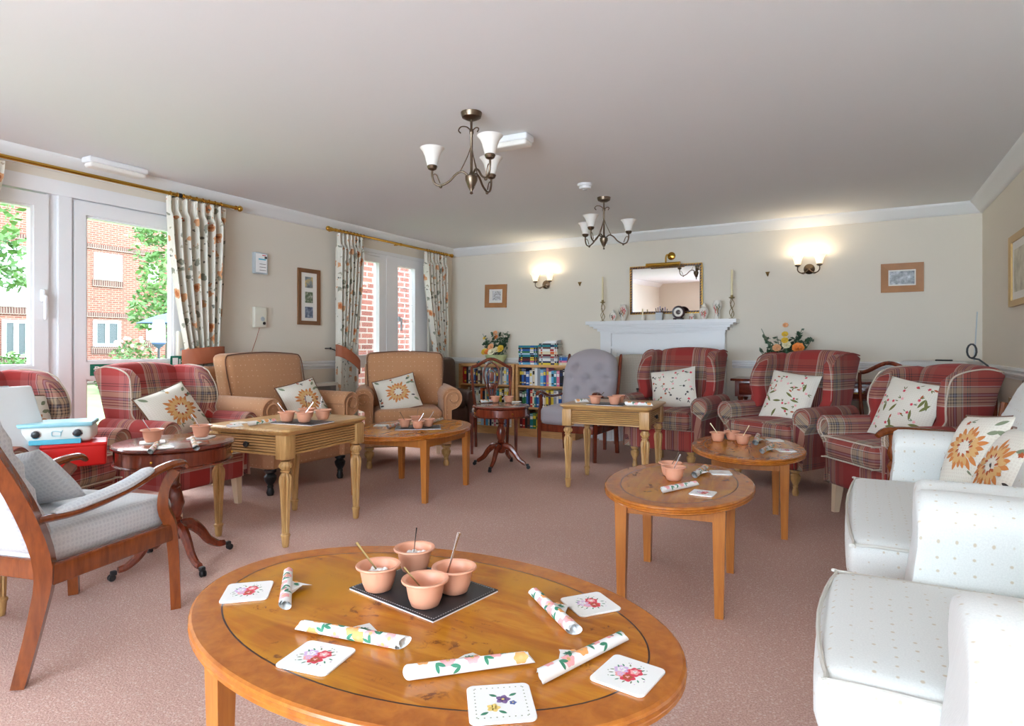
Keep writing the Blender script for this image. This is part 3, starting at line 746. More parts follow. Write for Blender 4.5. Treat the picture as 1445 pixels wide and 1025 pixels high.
# ================= TAN ARMCHAIR =================
def tan_chair(label,loc,rz,legm):
    mat='tan_dotted'; t=thing('tan_armchair',label,'armchair',loc,rz,'tan dotted armchairs with scroll arms')
    m=MB(mat); m.rbox((0,.02,.29),(.74,.72,.22),.03,4,2); m.build('seat_base',t,50)
    m=MB(mat); m.rbox((0,-.08,.445),(.6,.62,.13),.05,6,3,(0,.01,.02)); m.build('seat_cushion',t,50)
    def fb(x,y,z): k=(z-.45)/.55; return (x*(1+.05*k),y+.13*k,z+.012*cos(x*9)*max(0,k-.5))
    m=MB(mat); m.rbox((0,.13,.755),(.70,.18,.52),.055,7,3,(.0,.035,0),fb); c_=m.build('back_cushion',t,50)
    p=MB('piping_brown'); pts=[(x,y,z) for x,y,z in [fb(a,.05,b) for a,b in ((-.32,.53),(-.34,.7),(-.345,.9),(-.33,.985),(-.27,1.007),(0,1.012),(.27,1.007),(.33,.985),(.345,.9),(.34,.7),(.32,.53))]]
    p.tube(pts,.005,6); p.build('piping',c_)
    def fk(x,y,z): k=(z-.2)/.7; return (x,y+.12*k,z)
    m=MB(mat); m.rbox((0,.335,.58),(.76,.12,.66),.05,5,3,(0,0,0),fk); m.build('backrest',t,50)
    for s in (-1,1):
        prof=[(.30,.2),(.30,.6)]
        for i in range(15): a=PI-(PI*1.35)*i/14; prof.append((.382+.088*cos(a),.605+.095*sin(a)))
        prof+=[(.375,.5),(.372,.2)]
        secs=[]
        for j,(yy,sc) in enumerate(((-.385,.86),(-.395,.96),(-.385,1),(-.2,1),(.1,1),(.36,.98))):
            secs.append([(s*(.36+(x_-.36)*sc),yy,.5+(z_-.5)*(sc if z_>.3 else 1)) for x_,z_ in prof])
        m=MB(mat); m.loft(secs)
        sp=[]
        for i in range(14): a=PI-(PI*1.9)*i/13; r=.062-.0022*i; sp.append((s*(.385+r*cos(a)),-.398,.605+r*sin(a)))
        m.tube([(s*.325,-.398,.42)]+sp,.007,6)
        m.build('arm',t,45)
    for sx in (-1,1):
        for sy in (-1,1):
            m=MB(legm if sy<0 else 'pale_leg')
            if sy<0: turned_leg(m,(sx*.335,-.31,0),.185,.038)
            else: taper_leg(m,sx*.33,.3,.185,.05,.035,0,.03)
            m.build('leg',t)
    return t
T1=tan_chair('tan dotted armchair against the window wall behind the fluted oak table',(-4.09,3.43,0),R_(89),'black_metal')
T2=tan_chair('tan dotted armchair facing the camera in front of the french doors',(-3.78,4.686,0),R_(42),'oak_fluted')
for q_ in (T1,T2): q_.scale=(1.03,)*3
T1.location.y+=.03
# ================= CREAM SOFA AND ARMCHAIR =================
def cream_seat(name,cat,label,y0,y1,seaty0,seaty1,bh,dx=0,af=0):
    # faces -X ; world aligned. arms outside the seat
    t=thing(name,label,cat,(dx,(y0+y1)/2,0),0,None); yc=(y0+y1)/2
    A=lambda y:y-yc
    mat='cream_dotted'
    m=MB(mat); m.rbox((.42,A((seaty0+seaty1)/2),.205),(.86,seaty1-seaty0-.01,.37),.05,5,3); 
    m.build('base',t,50)
    m=MB(mat); m.rbox((.32,A((seaty0+seaty1)/2),.435),(.68,seaty1-seaty0,.15),.05,8,3,(0.012,0,.012)); s_=m.build('seat_cushion',t,50)
    p=MB('piping_cream'); e0,e1=A(seaty0),A(seaty1); z=.497
    p.tube([(.62,e0+.006,z),(.05,e0+.004,z),(.0,e0+.022,z),(-.027,(e0+e1)/2,z),(.0,e1-.022,z),(.05,e1-.004,z),(.62,e1-.006,z)],.005,6); p.build('piping',s_)
    for (ya,yb,sg) in ((y0,seaty0,-1),(seaty1,y1,1)):
        w=yb-ya; yc_=(ya+yb)/2
        secs=[]
        for (x_,sc,dz) in ((.20+af,.80,-.03),(.203+af,.93,-.012),(.218+af,.99,-.002),(.25+af,1,0),(.45,1,.0),(.66,1,.0),(.80,.98,0)):
            q=[]
            prof=[(-w/2,.06),(-w/2,.4),(-w/2-.0,.60)]
            r=w/2+.02
            for i in range(9): a=PI-PI*i/8; prof.append((r*cos(a),.655+.07*sin(a)))
            prof+=[(w/2,.60),(w/2,.4),(w/2,.06)]
            for (yy,zz) in prof:
                back=-.07*max(0,min(1,(.52-zz)/.25))**1.5 if x_<.3 else 0
                low=-.0
                q.append((x_+back,A(yc_)+yy*sc,zz+dz*(1 if zz>.5 else 0)))
            secs.append(q)
        m=MB(mat); m.loft(secs); m.uv=lambda q:(q[0],q[2]+q[1]); m.build('arm',t,50)
    def fb(x,y,z): 
        k=(z-.35)/.7; return (x+.3*k,y,z-.06*max(0,(abs(y)-(y1-y0)/2+.2)/.2)**2*max(0,k))
    m=MB(mat); m.rbox((.44,0,.71),(.20,(y1-y0)-.02,bh-.42),.07,8,3,(.02,0,0),fb); m.build('backrest',t,50)
    for a in (.08,.78):
        for b in (A(seaty0)+.06,A(seaty1)-.06):
            l=MB('cherry_wood'); taper_leg(l,a,b,.04,.05,.045); l.build('leg',t)
    return t
sofa=cream_seat('cream_sofa','sofa','cream dotted two seat sofa along the right wall with two floral cushions',2.03,3.36,2.15,3.22,1.02,-.01,-.05)
cch=cream_seat('cream_armchair','armchair','cream dotted armchair nearest the camera at the right edge',1.02,2.01,1.25,1.87,1.02,-.05,-.02)
# wooden armed chair between the plaid chair and the sofa
t=thing('wooden_armchair','wooden armed chair with pale floral seat squeezed between plaid armchair and cream sofa','armchair',(.545,3.74,0),face(-.8,-.6))
m=MB('pale_blue_floral'); m.rbox((0,-.06,.43),(.50,.56,.15),.06,5,3,(0,.02,.02)); m.build('seat_cushion',t,50)
m=MB('cherry_wood'); m.rbox((0,-.27,.33),(.5,.035,.07),.012,3,2); m.rbox((0,.28,.33),(.5,.035,.07),.012,3,2); m.rbox((-.26,0,.33),(.035,.56,.07),.012,3,2); m.rbox((.26,0,.33),(.035,.56,.07),.012,3,2); m.build('seat_frame',t)
for s in (-1,1):
    m=MB('cherry_wood'); m.tube([(s*.27,.30,.60),(s*.28,.1,.63),(s*.28,-.15,.655),(s*.28,-.3,.655),(s*.28,-.36,.63)],[.016,.022,.026,.03,.018],10,flat=.7); m.build('armrest',t)
    m=MB('cherry_wood'); m.lathe([(.018,0),(.024,.3),(.024,.40),(.016,.43),(.03,.47),(.016,.50),(.03,.54),(.018,.58),(.022,.64)],(s*.28,-.27,0),12); m.build('leg',t)
    m=MB('cherry_wood'); m.tube([(s*.26,.36,0),(s*.26,.29,.35),(s*.25,.36,.8)],[.02,.022,.018],8); m.build('leg',t)
m=MB('pale_blue_floral'); m.rbox((0,.30,.60),(.46,.10,.34),.045,5,3,(0,.02,0),lambda x,y,z:(x,y+.12*(z-.4),z)); m.build('back_cushion',t,50)
# ================= CREAM LOUNGE CHAIR, NEAR LEFT =================
th=face(-.19,.98)
t=thing('lounge_chair','cherry wood framed armchair with pale grey cushions, nearest the camera on the left','armchair',(-2.70,1.228,0),R_(193.7)); t.scale=(.955,)*3
for s in (-1,1):
    m=MB('cherry_wood')      # rear leg and back post in one curve
    m.tube([(s*.29,.36,0),(s*.29,.30,.2),(s*.29,.27,.38),(s*.29,.34,.60),(s*.29,.47,.85),(s*.29,.55,1.02)],[.024,.028,.034,.032,.026,.02],4,up=(0,1,0),flat=1.25); m.build('leg',t,30)
    m=MB('cherry_wood'); m.tube([(s*.29,-.31,0),(s*.29,-.30,.2),(s*.29,-.28,.37),(s*.29,-.24,.46),(s*.29,-.25,.54),(s*.29,-.30,.60)],[.026,.027,.03,.028,.024,.03],4,up=(0,1,0),flat=1.15); m.build('leg',t,30)
    m=MB('cherry_wood'); m.rbox((s*.29,0,.345),(.036,.56,.075),.008,3,2); m.build('side_rail',t)
    arm=MB('cherry_wood'); arm.tube([(s*.29,.33,.55),(s*.29,.15,.545),(s*.29,-.05,.575),(s*.29,-.22,.625),(s*.29,-.33,.635),(s*.29,-.37,.61)],[.022,.026,.027,.028,.028,.014],10,up=(0,0,1),flat=.62); ao=arm.build('armrest',t)
    pd=MB('ivory_weave'); pd.tube([(s*.29,.24,.56),(s*.29,.15,.568),(s*.29,-.03,.592),(s*.29,-.15,.628),(s*.29,-.18,.636)],[.016,.036,.037,.034,.014],10,up=(0,0,1),flat=.5); pd.build('arm_pad',ao)
m=MB('cherry_wood'); m.rbox((0,-.285,.345),(.56,.034,.07),.008,3,2); m.build('front_rail',t)
m=MB('cherry_wood'); m.rbox((0,.275,.37),(.56,.034,.07),.008,3,2); m.build('back_rail',t)
m=MB('cherry_wood'); m.rbox((0,.52,.97),(.56,.028,.08),.008,3,2); m.build('top_rail',t)
m=MB('ivory_weave'); m.rbox((0,-.03,.43),(.535,.60,.13),.045,7,3,(0,.01,.012)); m.build('seat_cushion',t,50)
m=MB('ivory_weave')
def fl(x,y,z): k=(z-.42); return (x,y+.42*k+.008*sin(z*60+x*9),z)
m.rbox((0,.24,.74),(.53,.13,.66),.05,12,3,(0,.02,0),fl); m.build('back_cushion',t,60)
# ================= GREY BUTTONED CHAIR =================
t=thing('buttoned_chair','grey velvet buttoned armchair with dark wooden frame left of the fireplace','armchair',(-2.45,5.76,0),R_(0))
GX=.293
for s in (-1,1):
    m=MB('mahogany'); m.tube([(s*GX,-.31,0),(s*GX,-.30,.35),(s*GX,-.29,.45),(s*GX,-.26,.54),(s*GX,-.28,.62)],[.02,.024,.024,.02,.022],4,up=(0,1,0),flat=1.1); m.build('leg',t,30)
    m=MB('mahogany'); m.tube([(s*GX,.32,0),(s*GX,.27,.3),(s*GX,.27,.45),(s*GX,.36,.75),(s*GX,.43,.98),(s*GX,.44,1.0)],[.022,.024,.024,.022,.018,.01],6,up=(0,1,0)); m.build('leg',t,30)
    m=MB('mahogany'); m.tube([(s*GX,.3,.60),(s*GX,.1,.585),(s*GX,-.1,.60),(s*GX,-.24,.645),(s*GX,-.32,.645),(s*GX,-.36,.62)],[.016,.018,.02,.024,.024,.012],8,up=(0,0,1),flat=.75); m.build('armrest',t)
    m=MB('mahogany'); m.rbox((s*GX,0,.30),(.03,.56,.08),.006,3,2); m.build('side_rail',t)
m=MB('mahogany'); m.rbox((0,-.28,.30),(.56,.03,.08),.006,3,2); m.build('front_rail',t)
m=MB('grey_velvet'); m.rbox((0,-.04,.42),(.55,.6,.17),.05,6,3,(0,.01,.02)); m.build('seat_cushion',t,50)
BT=[(-.13,.88),(.13,.88),(-.2,.76),(0,.76),(.2,.76),(-.1,.64),(.1,.64)]
def fbt(x,y,z):
    k=(z-.4); d=0
    if y<.2:
        for (a,b) in BT: r2=((x-a)**2+(z-b)**2); d+=.055*math.exp(-r2/.0013)+.012*math.exp(-((z-b)**2)/.00025)*(1 if abs(x)<.27 and abs(a)<.05 else 0)
    w=1-.14*max(0,(z-.78)/.3)**2*1.0
    tz=z-.07*(x/.28)**2*max(0,(z-.85)/.2)
    return (x*w,y+.24*k+d,tz)
m=MB('grey_velvet'); m.rbox((0,.22,.76),(.57,.17,.62),.075,26,4,(.01,.03,0),fbt); bc=m.build('back_cushion',t,80)
for (a,b) in BT:
    q=fbt(a,.125,b); g=MB('grey_velvet'); g.sphere((q[0],q[1]-.006,q[2]),.012,8,5,(1,.6,1)); g.build('button',bc)
# beige chair behind, partly hidden between the grey chair and the plaid one
t=thing('beige_chair','speckled beige high back chair half hidden between the grey chair and the plaid armchair','armchair',(-2.13,6.45,0),R_(4))
m=MB('beige_speckle'); m.rbox((0,.2,.68),(.56,.09,.66),.045,6,3,(0,.01,0),lambda x,y,z:(x*(1.06-.16*max(0,(z-.7))),y+.1*(z-.4),z+.0-.05*(abs(x)/.28)**3*max(0,(z-.7)/.3))); m.build('backrest',t,50)
m=MB('beige_speckle'); m.rbox((0,-.05,.40),(.54,.48,.14),.05,5,3); m.build('seat_cushion',t,50)
for sx in (-1,1):
    for y_ in (-.22,.2):
        m=MB('mahogany'); taper_leg(m,sx*.23,y_,.34,.04,.03); m.build('leg',t)
m=MB('dark_brown_leather'); m.rbox((0,0,.085),(.16,.12,.17),.01,3,2); m.use('black_metal'); m.rbox((0,0,.178),(.165,.125,.02),.005,2,2); m.use('brass'); m.box(-.03,.03,-.063,-.060,.06,.07)
o=m.build('wooden_box',None); o.location=(-1.93,6.30,.475); o.rotation_euler=(0,0,R_(4)); tag(o,'small dark brown box on the beige chair beside the plaid armchair','box')
# ================= BROWN ARMCHAIR IN THE CORNER =================
t=thing('brown_armchair','dark brown leather armchair in the corner behind the tan armchair','armchair',(-4.34,5.96,0),R_(50)); t.scale=(.88,.88,.95)
m=MB('dark_brown_leather'); m.rbox((0,.02,.25),(.72,.7,.36),.06,4,3); m.build('seat_base',t,50)
m=MB('dark_brown_leather'); m.rbox((0,.30,.70),(.68,.2,.62),.08,6,3,(0,.03,0),lambda x,y,z:(x,y+.12*(z-.4),z)); m.build('backrest',t,50)
for s in (-1,1): m=MB('dark_brown_leather'); m.rbox((s*.38,-.02,.38),(.12,.66,.46),.05,4,3); m.build('arm',t,50)
m=MB('dark_brown_leather'); m.rbox((0,-.08,.45),(.6,.55,.12),.05,4,3); m.build('seat_cushion',t,50)
# ================= OVAL YEW TABLES =================
def ell(a,b,n=72): return [(a*cos(2*PI*i/n),b*sin(2*PI*i/n)) for i in range(n)]
def oval_table(label,loc,rz,a,b,lx,ly,group='matching oval yew coffee tables'):
    t=thing('coffee_table',label,'coffee table',(loc[0],loc[1],0),rz,group)
    m=MB('yew_top'); N=80; Ht=.48
    def ring(d,z): return [((a-d)*cos(2*PI*i/N),(b-d)*sin(2*PI*i/N),z) for i in range(N)]
    m.add([(0,0,Ht)]+ring(.075,Ht),[(0,1+i,1+(i+1)%N) for i in range(N)])
    def strip(r0,r1,mat):
        m.use(mat); m.add(r0+r1,[(i,N+i,N+(i+1)%N,(i+1)%N) for i in range(N)])
    strip(ring(.075,Ht),ring(.071,Ht),'inlay_dark'); strip(ring(.071,Ht),ring(.008,Ht),'yew_edge')
    pr=[(.008,Ht),(.002,Ht-.003),(.0,Ht-.008),(.004,Ht-.012),(.0,Ht-.016),(.0,Ht-.019),(.004,Ht-.022),(.001,Ht-.027),(.010,Ht-.032),(.03,Ht-.034)]
    for p,q in zip(pr,pr[1:]): strip(ring(*p),ring(*q),'yew_edge')
    k=len(m.v); m.add(ring(.03,Ht-.034),[tuple(range(N))]) 
    m.build('tabletop',t,25)
    for (x0,y0,x1,y1) in ((-lx,-ly,lx,-ly),(-lx,ly,lx,ly),(-lx,-ly,-lx,ly),(lx,-ly,lx,ly)):
        q=MB('yew_leg'); w=.009
        if y0==y1: q.box(x0+.02,x1-.02,y0-w,y0+w,Ht-.095,Ht-.032)
        else: q.box(x0-w,x0+w,y0+.02,y1-.02,Ht-.095,Ht-.032)
        q.build('apron',t)
    for sx in (-1,1):
        for sy in (-1,1): q=MB('yew_leg'); taper_leg(q,sx*lx,sy*ly,Ht-.032,.052,.034); q.build('leg',t)
    return t
TG=oval_table('large oval yew coffee table with burr top, nearest the camera',(-.90,1.16),R_(-1.2),.618,.414,.378,.25)
TR1=oval_table('oval yew coffee table in the middle right, in front of the cream sofa',(-.714,2.85),R_(-84.6),.495,.325,.275,.20)
TR2=oval_table('oval yew coffee table in front of the plaid armchairs, behind the middle right table',(-.60,4.07),R_(-79),.514,.331,.275,.185)
TR3=oval_table('oval yew coffee table in front of the tan armchair by the french doors',(-2.975,3.76),R_(-84),.56,.42,.31,.30)
# ================= FLUTED OAK TABLES =================
def fluted_table(label,loc,rz,lx,ly,drawer):
    t=thing('fluted_table',label,'side table',(loc[0],loc[1],0),rz,'fluted oak side tables'); Ht=.652
    X,Y=lx+.055,ly+.055
    m=MB('oak_top'); m.box(-X,X,-Y,Y,Ht-.014,Ht)
    # moulded edge
    def rr(d,z): c_=.03; x,y=X+d,Y+d; return [(-x+c_,-y,z),(x-c_,-y,z),(x,-y+c_,z),(x,y-c_,z),(x-c_,y,z),(-x+c_,y,z),(-x,y-c_,z),(-x,-y+c_,z)]
    m.v=[];m.f=[];m.mi=[]
    m.loft([rr(-.035,Ht-.045),rr(-.02,Ht-.04),rr(-.012,Ht-.028),rr(0,Ht-.022),rr(.004,Ht-.014),rr(0,Ht-.006),rr(-.008,Ht-.002),rr(-.03,Ht),rr(-.034,Ht-.0015),rr(-.038,Ht)])
    m.build('tabletop',t,30)
    def side(x0,x1,y,ax,sg):      # reeded panel
        q=MB('oak_apron'); z0,z1=Ht-.155,Ht-.045
        def pt(u,d,z): return (u,sg*(y+d),z) if ax=='x' else (sg*(y+d),u,z)
        pr=[(z0,.0),(z0+.004,.010),(z0+.012,.010)]
        n=6
        for i in range(n):
            zz=z0+.016+i*(z1-z0-.02)/n
            for k in range(5): an=PI*k/4; pr.append((zz+(z1-z0-.02)/n*(k/4)*.98,.0+.012*max(0,sin(an))**.6))
        pr+=[(z1,.0),(z1,-.012),(z0,-.012)]
        q.use('oak_apron'); q.loft([[pt(x0,d,z) for z,d in pr],[pt(x1,d,z) for z,d in pr]])
        q.use('oak_groove_shade')
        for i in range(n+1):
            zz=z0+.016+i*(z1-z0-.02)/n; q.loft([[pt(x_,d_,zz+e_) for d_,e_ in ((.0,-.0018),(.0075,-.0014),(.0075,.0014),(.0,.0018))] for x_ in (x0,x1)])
        o=q.build('apron',t,60)
        return o
    for sg in (-1,1):
        side(-lx+.03,lx-.03,ly+.012,'x',sg); 
        o=side(-ly+.03,ly-.03,lx+.012,'y',sg); 
        if sg==drawer: 
            o.name='drawer'; k=MB('black_metal'); k.M=Matrix.Translation((sg*(lx+.018),0,Ht-.10))@Matrix.Rotation(sg*PI/2,4,'Y'); k.lathe([(.008,0),(.007,.012),(.016,.016),(.018,.022),(.012,.03),(.0,.032)],(0,0,0),12); k.build('knob',o)
    for sx in (-1,1):
        for sy in (-1,1):
            q=MB('oak_fluted'); q.rbox((sx*lx,sy*ly,Ht-.105),(.075,.075,.13),.004,1,1)
            c_=(sx*lx,sy*ly,0)
            q.lathe([(.014,0),(.017,.004),(.019,.018),(.022,.055),(.026,.062),(.026,.07),(.019,.076),(.02,.085)],c_,20)
            q.lathe([(.020,.083),(.024,.20),(.031,.32),(.035,.36),(.033,.385),(.021,.405),(.020,.41)],c_,40,(10,.36,.09,.395))
            q.lathe([(.02,.408),(.027,.413),(.027,.42),(.021,.424),(.036,.440),(.036,.452),(.026,.462),(.026,.47)],c_,40,(10,.2,.43,.455))
            q.build('leg',t,40)
    return t
ax1=math.atan2(2.959-2.345,-2.799+2.735)
TF1=fluted_table('fluted oak table with black knobbed drawer in front of the left tan armchair',((-2.735-3.291)/2,(2.345+2.913)/2),ax1,.307,.25,-1)
ax2=math.atan2(.053,.596)
TF2=fluted_table('fluted oak table in front of the grey buttoned chair',(-1.695,4.70),ax2,.30,.25,1)
x_,y_=P(6,872,0)
TF3=fluted_table('fluted oak side table mostly out of frame behind the cherry wood armchair',(x_-.186-.035,y_-.251),R_(13.7),.24,.20,1)
# ================= DRUM TABLES =================
def drum_table(label,loc,rz,r,Ht,col,feet,h2):
    t=thing('drum_table',label,'side table',(loc[0],loc[1],0),rz,'round mahogany drum tables')
    m=MB('mahogany_top'); m.lathe([(r-.03,Ht-.02),(r-.002,Ht-.018),(r,Ht-.010),(r-.006,Ht-.002),(r-.014,Ht)],(0,0,0),64); m.build('tabletop',t,25)
    m=MB('mahogany'); m.lathe([(r-.04,Ht-.105),(r-.012,Ht-.103),(r-.008,Ht-.096),(r-.02,Ht-.092),(r-.02,Ht-.03),(r-.012,Ht-.026),(r-.02,Ht-.02)],(0,0,0),64); d=m.build('drum',t,25)
    for k in range(4):
        a=PI/2*k+PI/4; q=MB('mahogany'); 
        vs=[]
        q.grid(lambda u,v:((r-.0145)*cos(a+(u-.5)*1.0),(r-.0145)*sin(a+(u-.5)*1.0),Ht-.086+v*.05),10,1); q.build('drawer_front',d)
        q=MB('brass'); q.sphere(((r-.006)*cos(a),(r-.006)*sin(a),Ht-.061),.007,8,5); q.build('knob',d)
    m=MB('mahogany'); hb=Ht-.10
    m.lathe([(.03,.13),(.042,.145),(.042,.20),(.026,.215),(.034,.23),(.026,.24),(.036,.26),(.046,.31),(.034,.36),(.022,.385),(.030,.395),(.020,.41),(.024,hb-.06),(.032,hb-.03),(.06,hb-.01),(.06,hb)],(0,0,0),24); m.build('column',t,40)
    for k in range(4):
        a=PI/2*k; c_,s_=cos(a),sin(a)
        q=MB('mahogany'); pts=[(.03,.19),(.08,.185),(.13,.14),(.17,.085),(.22,.05),(feet-.02,.044)]
        q.tube([(c_*u,s_*u,z) for u,z in pts],[.026,.026,.022,.019,.016,.014],8,up=(0,0,1),flat=1.15); lo=q.build('leg',t)
        q=MB('black_metal'); q.rbox((c_*(feet),s_*feet,.036),(.026,.026,.022),.006,2,2); q.M=Matrix.Translation((c_*(feet+.008),s_*(feet+.008),.016))@Matrix.Rotation(a,4,'Z')@Matrix.Rotation(PI/2,4,'X'); q.lathe([(.014,-.012),(.016,-.01),(.016,-.004),(.008,-.003),(.008,.003),(.016,.004),(.016,.01),(.014,.012)],(0,0,0),14); q.build('castor',lo)
    return t
D1=drum_table('round mahogany drum table beside the cherry wood armchair at left',(-3.005,1.893),math.atan2(1.618-1.893,-3.043+3.005),.278,.622,0,.277,0)
D2=drum_table('round mahogany drum table in front of the shield back chair and bookcase',(-2.83,4.86),math.atan2(4.645-4.86,-2.816+2.83)+0.08,.262,.565,0,.255,0)
# ================= CURTAINS =================
def curtain(name_label,ya,yb,tie_y,tie_z,wt,group,zt=2.27,x0=XL+.115,seed=0,cloth=1.5):
    t=thing('curtain',name_label,'curtain',(x0,(ya+yb)/2,0),0,group); yc=(ya+yb)/2; rn=random.Random(seed)
    nf=7; ph=[rn.uniform(-.35,.35) for _ in range(nf+2)]
    def S(u,v,o=0):
        z=zt*(1-v)+.02*v
        # width profile: full at top, pulled to tie, relaxing below
        k=(zt-z)/(zt-tie_z)
        if k<1: e=k**1.7; a=ya+(tie_y-wt/2-ya)*e; b=yb+(tie_y+wt/2-yb)*e
        else:
            e=min(1,(k-1)*1.3); a=tie_y-wt/2-.03*e; b=tie_y+wt/2+.03*e
        y=a+(b-a)*u
        amp=.05*(1-.3*min(1,k))+ (.012 if v>.05 else 0); q=u*nf; i=int(q)
        x=amp*sin(2*PI*(q+ph[min(i,nf)]*(.3+.3*v)*sin(PI*(q-i))))
        if v<.05: x=x*.6+.006*sin(u*nf*6*PI)
        return (x+o,y-yc+.006*cos(2*PI*q*1.0),z)
    m=MB('curtain_floral'); m.grid(lambda u,v:S(u,v),112,44,uv=lambda u,v:(u*cloth,(1-v)*2.3))
    m.grid(lambda u,v:S(1-u,v,.003),112,44,uv=lambda u,v:((1-u)*cloth,(1-v)*2.3)); m.build('drape',t,80)
    for i in range(9):
        u=(i+.5)/9; p=S(u,.075); h=MB('m_rust'); h.sphere((p[0]+.012,p[1],p[2]),.007,6,4); h.build('pleat_button',t)
    return t
def rod(label,y0,y1,rings,ends,group='brass curtain rods'):
    x0,z0=XL+.115,2.295; t=thing('curtain_rod',label,'curtain rod',(x0,(y0+y1)/2,z0),0,group); yc=(y0+y1)/2
    m=MB('brass'); m.tube([(0,y0-yc,0),(0,y1-yc,0)],.014,12); m.build('rod',t)
    for s in ends:
        y=(y0 if s<0 else y1)-yc; m=MB('brass'); m.sphere((0,y+s*.045,0),.026,12,8); m.tube([(0,y,0),(0,y+s*.012,0),(0,y+s*.02,0)],[.02,.02,.012],12); m.build('finial',t)
    for y in rings: 
        m=MB('brass'); n=14; m.tube([(.021*cos(2*PI*i/n),y-yc,.021*sin(2*PI*i/n)-.004) for i in range(n)],.0028,5,True); m.build('ring',t)
    for y in ((y0+.06,y1-.06,yc+.05) if y1-y0<2.5 else (y0+1.2,y1-.5)):
        m=MB('brass' if y1-y0<2.5 else 'black_metal'); m.tube([(0,y-yc,0),(-.10,y-yc,-.0)],.008,8); m.tube([(0,y-yc-.012,0),(0,y-yc+.012,0)],.018,10); m.build('bracket',t)
# rods stand .115 off the wall; spans measured on that plane
rod('long brass curtain rod across the left window and glazed door',-.5,3.50,[2.92+i*.055 for i in range(9)],(1,))
rod('shorter brass curtain rod above the french doors',4.62,6.72,[4.74+i*.05 for i in range(8)]+[6.22+i*.05 for i in range(9)],(-1,1))
CG='floral curtains on brass rods'
curtain('floral curtain beside the glazed door, pulled in by a terracotta tieback',2.88,3.40,3.19,1.05,.30,CG,seed=1)
curtain('floral curtain at the left side of the french doors',4.70,5.08,4.83,1.0,.25,CG,seed=2)
curtain('floral curtain at the far side of the french doors near the corner',6.16,6.64,6.52,.98,.24,CG,seed=3)
curtain('floral curtain edge at the far left above the casement window',1.25,1.84,1.15,1.05,.3,CG,seed=4)
def tieback(label,yc,z,w,tilt,h=.105):
    t=thing('curtain_tieback',label,'tieback',(XL+.13,yc,z),0,'terracotta curtain tiebacks')
    m=MB('terracotta_band'); n=20; secs=[]
    for i in range(n+1):
        a=-PI*.5+PI*i/n; x=.085*cos(a); y=w/2*sin(a); zz=tilt*sin(a)+ .012*cos(a)
        secs.append([(x,y,zz-h/2),(x+.005*cos(a),y+.005*sin(a),zz-h/2),(x+.005*cos(a),y+.005*sin(a),zz+h/2),(x,y,zz+h/2)])
    m.loft(secs); m.build('band',t)
    s_=1 if tilt>=0 else -1
    m=MB('black_metal'); ye=w/2 if tilt>=0 else -w/2; m.tube([(0,ye,abs(tilt)),(-.05,ye+.03*(1 if ye>0 else -1),abs(tilt)+.02),(-.12,ye+.03*(1 if ye>0 else -1),abs(tilt)+.02)],.006,8); m.sphere((-.04,ye+.035*(1 if ye>0 else -1),abs(tilt)+.02),.012); m.build('hook',t)
tieback('terracotta tieback holding the curtain beside the glazed door',3.19,1.015,.36,.012,.13)
tieback('terracotta tieback slanting down around the curtain left of the french doors',4.83,.955,.33,-.10,.12)
# ================= FIREPLACE =================
t=thing('fireplace','white painted fireplace surround with deep mantel shelf on the back wall','fireplace',(-1.93,YB,0))
m=MB('white_gloss')
for z0,z1,dx,dy in ((1.345,1.385,.835,.235),(1.325,1.345,.80,.20),(1.30,1.325,.765,.165),(1.27,1.30,.73,.13),(1.245,1.27,.705,.105)): m.box(-dx,dx,-dy,0,z0,z1)
m.build('mantel_shelf',t)
m=MB('white_gloss'); m.box(-.70,.70,-.09,0,.0,1.25); fr_=m
fr=MB('white_gloss')
fr.box(-.69,.69,-.07,0,1.0,1.25); fr.build('frieze',t)
for s in (-1,1):
    m=MB('white_gloss'); a_,b_=sorted((s*.70,s*.57)); m.box(a_,b_,-.105,0,.0,1.245); m.box(a_-.01,b_+.01,-.12,-.10,0,.15); m.box(a_-.015,b_+.015,-.12,-.0,.955,.985); m.build('pilaster',t)
m=MB('white_gloss')
for (a,b,c,d) in ((-.56,.56,1.02,1.07),(-.56,-.50,0,1.02),(.50,.56,0,1.02)): m.box(a,b,-.10,0,c,d)
for (a,b,c,d) in ((-.50,.50,.985,1.02),(-.50,-.465,0,.985),(.465,.50,0,.985)): m.box(a,b,-.08,0,c,d)
m.box(-.57,.57,-.115,-.07,1.07,1.095); m.build('moulding',t)
m=MB('white_matt'); m.box(-.47,.47,-.055,0,0,.985); m.use('black_metal'); m.box(-.2,.2,-.062,-.054,.0,.55); m.build('back_panel',t)
MZ=1.385
def MX(px): return PY(px,455,YB-.14)[0]
def cstick(label,px):
    x=MX(px); t=thing('candlestick',label,'candlestick',(x,YB-.13,MZ),0,'twisted bronze candlesticks')
    m=MB('bronze'); m.lathe([(.032,0),(.032,.006),(.01,.012)],(0,0,0),14); m.build('base',t)
    m=MB('bronze')
    for k in range(3):
        pts=[]
        for i in range(25): z=i/24; r=.004+.021*abs(sin(2*PI*z*1.0)); a=k*2*PI/3+z*3.2; pts.append((r*cos(a),r*sin(a),.012+z*.20))
        m.tube(pts,.0035,5)
    m.build('twisted_stem',t); m=MB('bronze'); m.lathe([(.008,.21),(.03,.222),(.032,.228),(.014,.23),(.014,.25)],(0,0,0),14); m.build('candle_cup',t)
    c=MB('candle_wax'); c.lathe([(.0115,0),(.0115,.0),(.0095,.28),(.004,.29),(0,.291)],(0,0,0),12); o=c.build('taper_candle'); o.location=(x,YB-.13,MZ+.231)
    tag(o,'tall cream taper candle in the '+('left' if px<900 else 'right')+' mantel candlestick','candle','cream taper candles')
cstick('twisted bronze candlestick at the left end of the mantel',850); cstick('twisted bronze candlestick at the right end of the mantel',1032.5)
